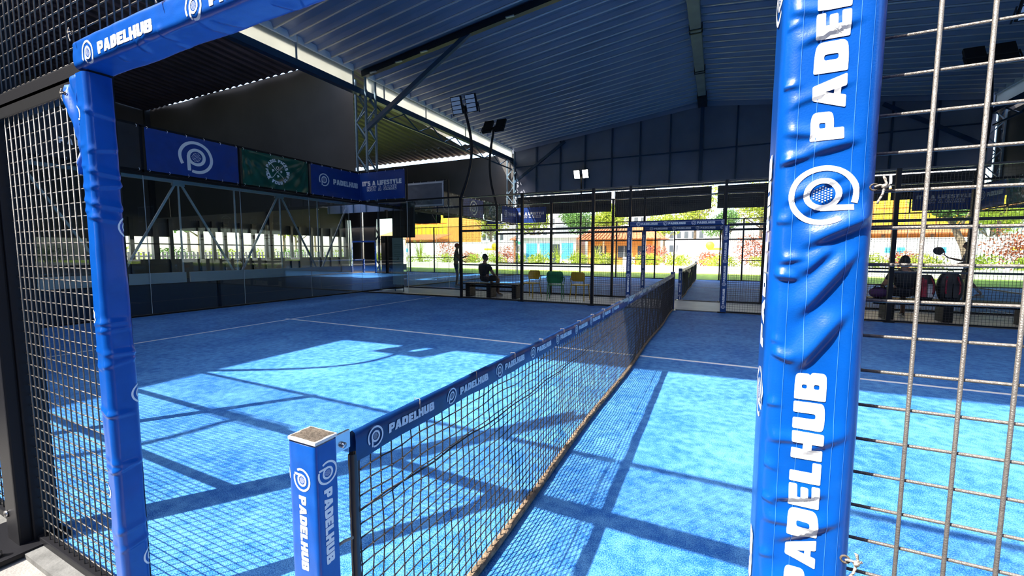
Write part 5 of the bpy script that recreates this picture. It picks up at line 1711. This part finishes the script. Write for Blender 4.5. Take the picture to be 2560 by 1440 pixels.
for k in range(70): piece('picket', pk, t, (-31.5 + k*0.19, 0, 0))
for z in (0.8, 1.6): MB().box((-31.6, 33.01, z), (-18.3, 33.04, z+0.07)).build('rail', 'render_white', t)

# right: yellow-orange building, terracotta awning, slatted fence, leaning tree
t = thing('facade_building', 'orange building with a gridded glass front, right background', 'building', (16, 44, 0))
MB().box((9.5, 44, 0), (22, 52, 6.6), 0.03).build('wall', 'orange_wall', t)
for i in range(9):
    for j in range(2):
        w = MB().box((9.9+i*1.32, 43.93, 3.6+j*1.4), (11.0+i*1.32, 44.0, 4.8+j*1.4)).build('window', 'sign_yellow', t)
        MB().box((10.42+i*1.32, 43.9, 3.6+j*1.4), (10.48+i*1.32, 43.95, 4.8+j*1.4)).build('mullion', 'wood', w)
t = thing('awning', 'terracotta tiled awning above the white wall, right background', 'awning', (15, 41.5, 2.6))
mb = MB(); mb.add([(9, 40.2, 2.75), (24, 40.2, 2.75), (24, 43.6, 3.5), (9, 43.6, 3.5), (9, 40.2, 2.85), (24, 40.2, 2.85), (24, 43.6, 3.6), (9, 43.6, 3.6)], [(0,3,2,1), (4,5,6,7), (0,1,5,4), (1,2,6,5), (2,3,7,6), (3,0,4,7)]); mb.build('roof', 'terracotta', t)
for k in range(6): MB().box((9.3+k*2.8, 40.4, 0), (9.48+k*2.8, 40.58, 2.8)).build('post', 'wood', t)
tree(14.4, 33.2, 5.8, 2.0, 'leaf_green', 'leaning tree with a pale trunk behind the walking player', None, 350, lean=(-1.5, 0.2), trunk_r=0.24)
tree(19.0, 33.4, 5.6, 2.0, 'leaf_yellow', 'leaning tree with a pale trunk at the right edge', None, 351, lean=(1.2, 0.0), trunk_r=0.28)
t = thing('slat_fence', 'tall pale slatted fence at the right edge of the garden', 'fence', (17, 30.15, 0))
sm_ = MB().box((-0.045, 30.13, 0.1), (0.045, 30.17, 3.0)).mesh('slat', ['render_white'])
for k in range(34): piece('slat', sm_, t, (13.0 + k*0.27 + rnd.uniform(-0.03, 0.03), 0, rnd.uniform(-0.15, 0.1)))
for z in (0.9, 2.4): MB().box((12.9, 30.17, z), (22.3, 30.21, z+0.06)).build('rail', 'wood', t)

# trees in front of the towers
for i, (x, y, h, cr, m) in enumerate([(-1.2, 47, 7.4, 3.0, 'leaf_yellow'), (4.6, 46, 7.2, 3.0, 'leaf_yellow'), (-9.9, 46, 6.6, 2.2, 'leaf_yellow'), (-14.3, 50, 6.4, 2.4, 'leaf_green'), (-20.5, 50, 7, 2.8, 'leaf_yellow'),
                                         (9.6, 55, 6.8, 2.8, 'leaf_yellow'), (-28.5, 45, 7.0, 3.0, 'leaf_green'), (1.6, 57, 6.0, 2.4, 'leaf_green'), (-5.4, 58, 6.0, 2.2, 'leaf_yellow')]):
    nm = ['yellow-green tree above the far gate, left', 'yellow-green tree above the far gate, right', 'tree behind the terracotta pavilion', 'tree behind the white kiosk', 'tree left of the white kiosk',
          'tree at the left end of the orange building', 'tree behind the tan canopies', 'smaller green tree between the two above the far gate', 'tree right of the pavilion roof'][i]
    tree(x, y, h, cr, m, nm, 'trees before the towers', 400+i, n=2600, trunk_r=0.2)

def tower(x0, x1, y, h, nx, nz, label):
    t = thing('tower_block', label, 'building', ((x0+x1)/2, y, 0), 'far tower blocks')
    MB().box((x0, y, 0), (x1, y+12, h)).build('wall', 'tower_wall', t)
    me = MB().box((0, 0, 0), ((x1-x0)/nx*0.55, 0.12, 1.5)).mesh('window', ['window_dark'])
    mf = MB().box((-0.1, -0.35, -0.28), ((x1-x0)/nx*0.55+0.1, 0.1, -0.1)).mesh('balcony_slab', ['render_white'])
    for i in range(nx):
        for j in range(nz):
            lx = x0 + (x1-x0)/nx*(i+0.22); lz = 1.4 + j*3.0
            piece('window', me, t, (lx, y-0.06, lz)); 
            if i % 2: piece('balcony_slab', mf, t, (lx, y-0.06, lz))
    MB().box((x0-0.3, y-0.3, h), (x1+0.3, y+12.3, h+0.5)).build('parapet', 'tower_wall', t)
tower(-22, -13, 95, 30, 6, 9, 'white tower block with rows of dark windows, left of the middle')
tower(-9, -1.5, 100, 34, 5, 10, 'white tower block with rows of dark windows, in the middle')
tower(10.5, 19, 92, 33, 6, 10, 'white tower block with balconies, right of the trees')
tower(-44, -32, 90, 28, 7, 8, 'white tower block with rows of dark windows, far left')
tower(28, 40, 96, 30, 7, 9, 'white tower block with rows of dark windows, far right')
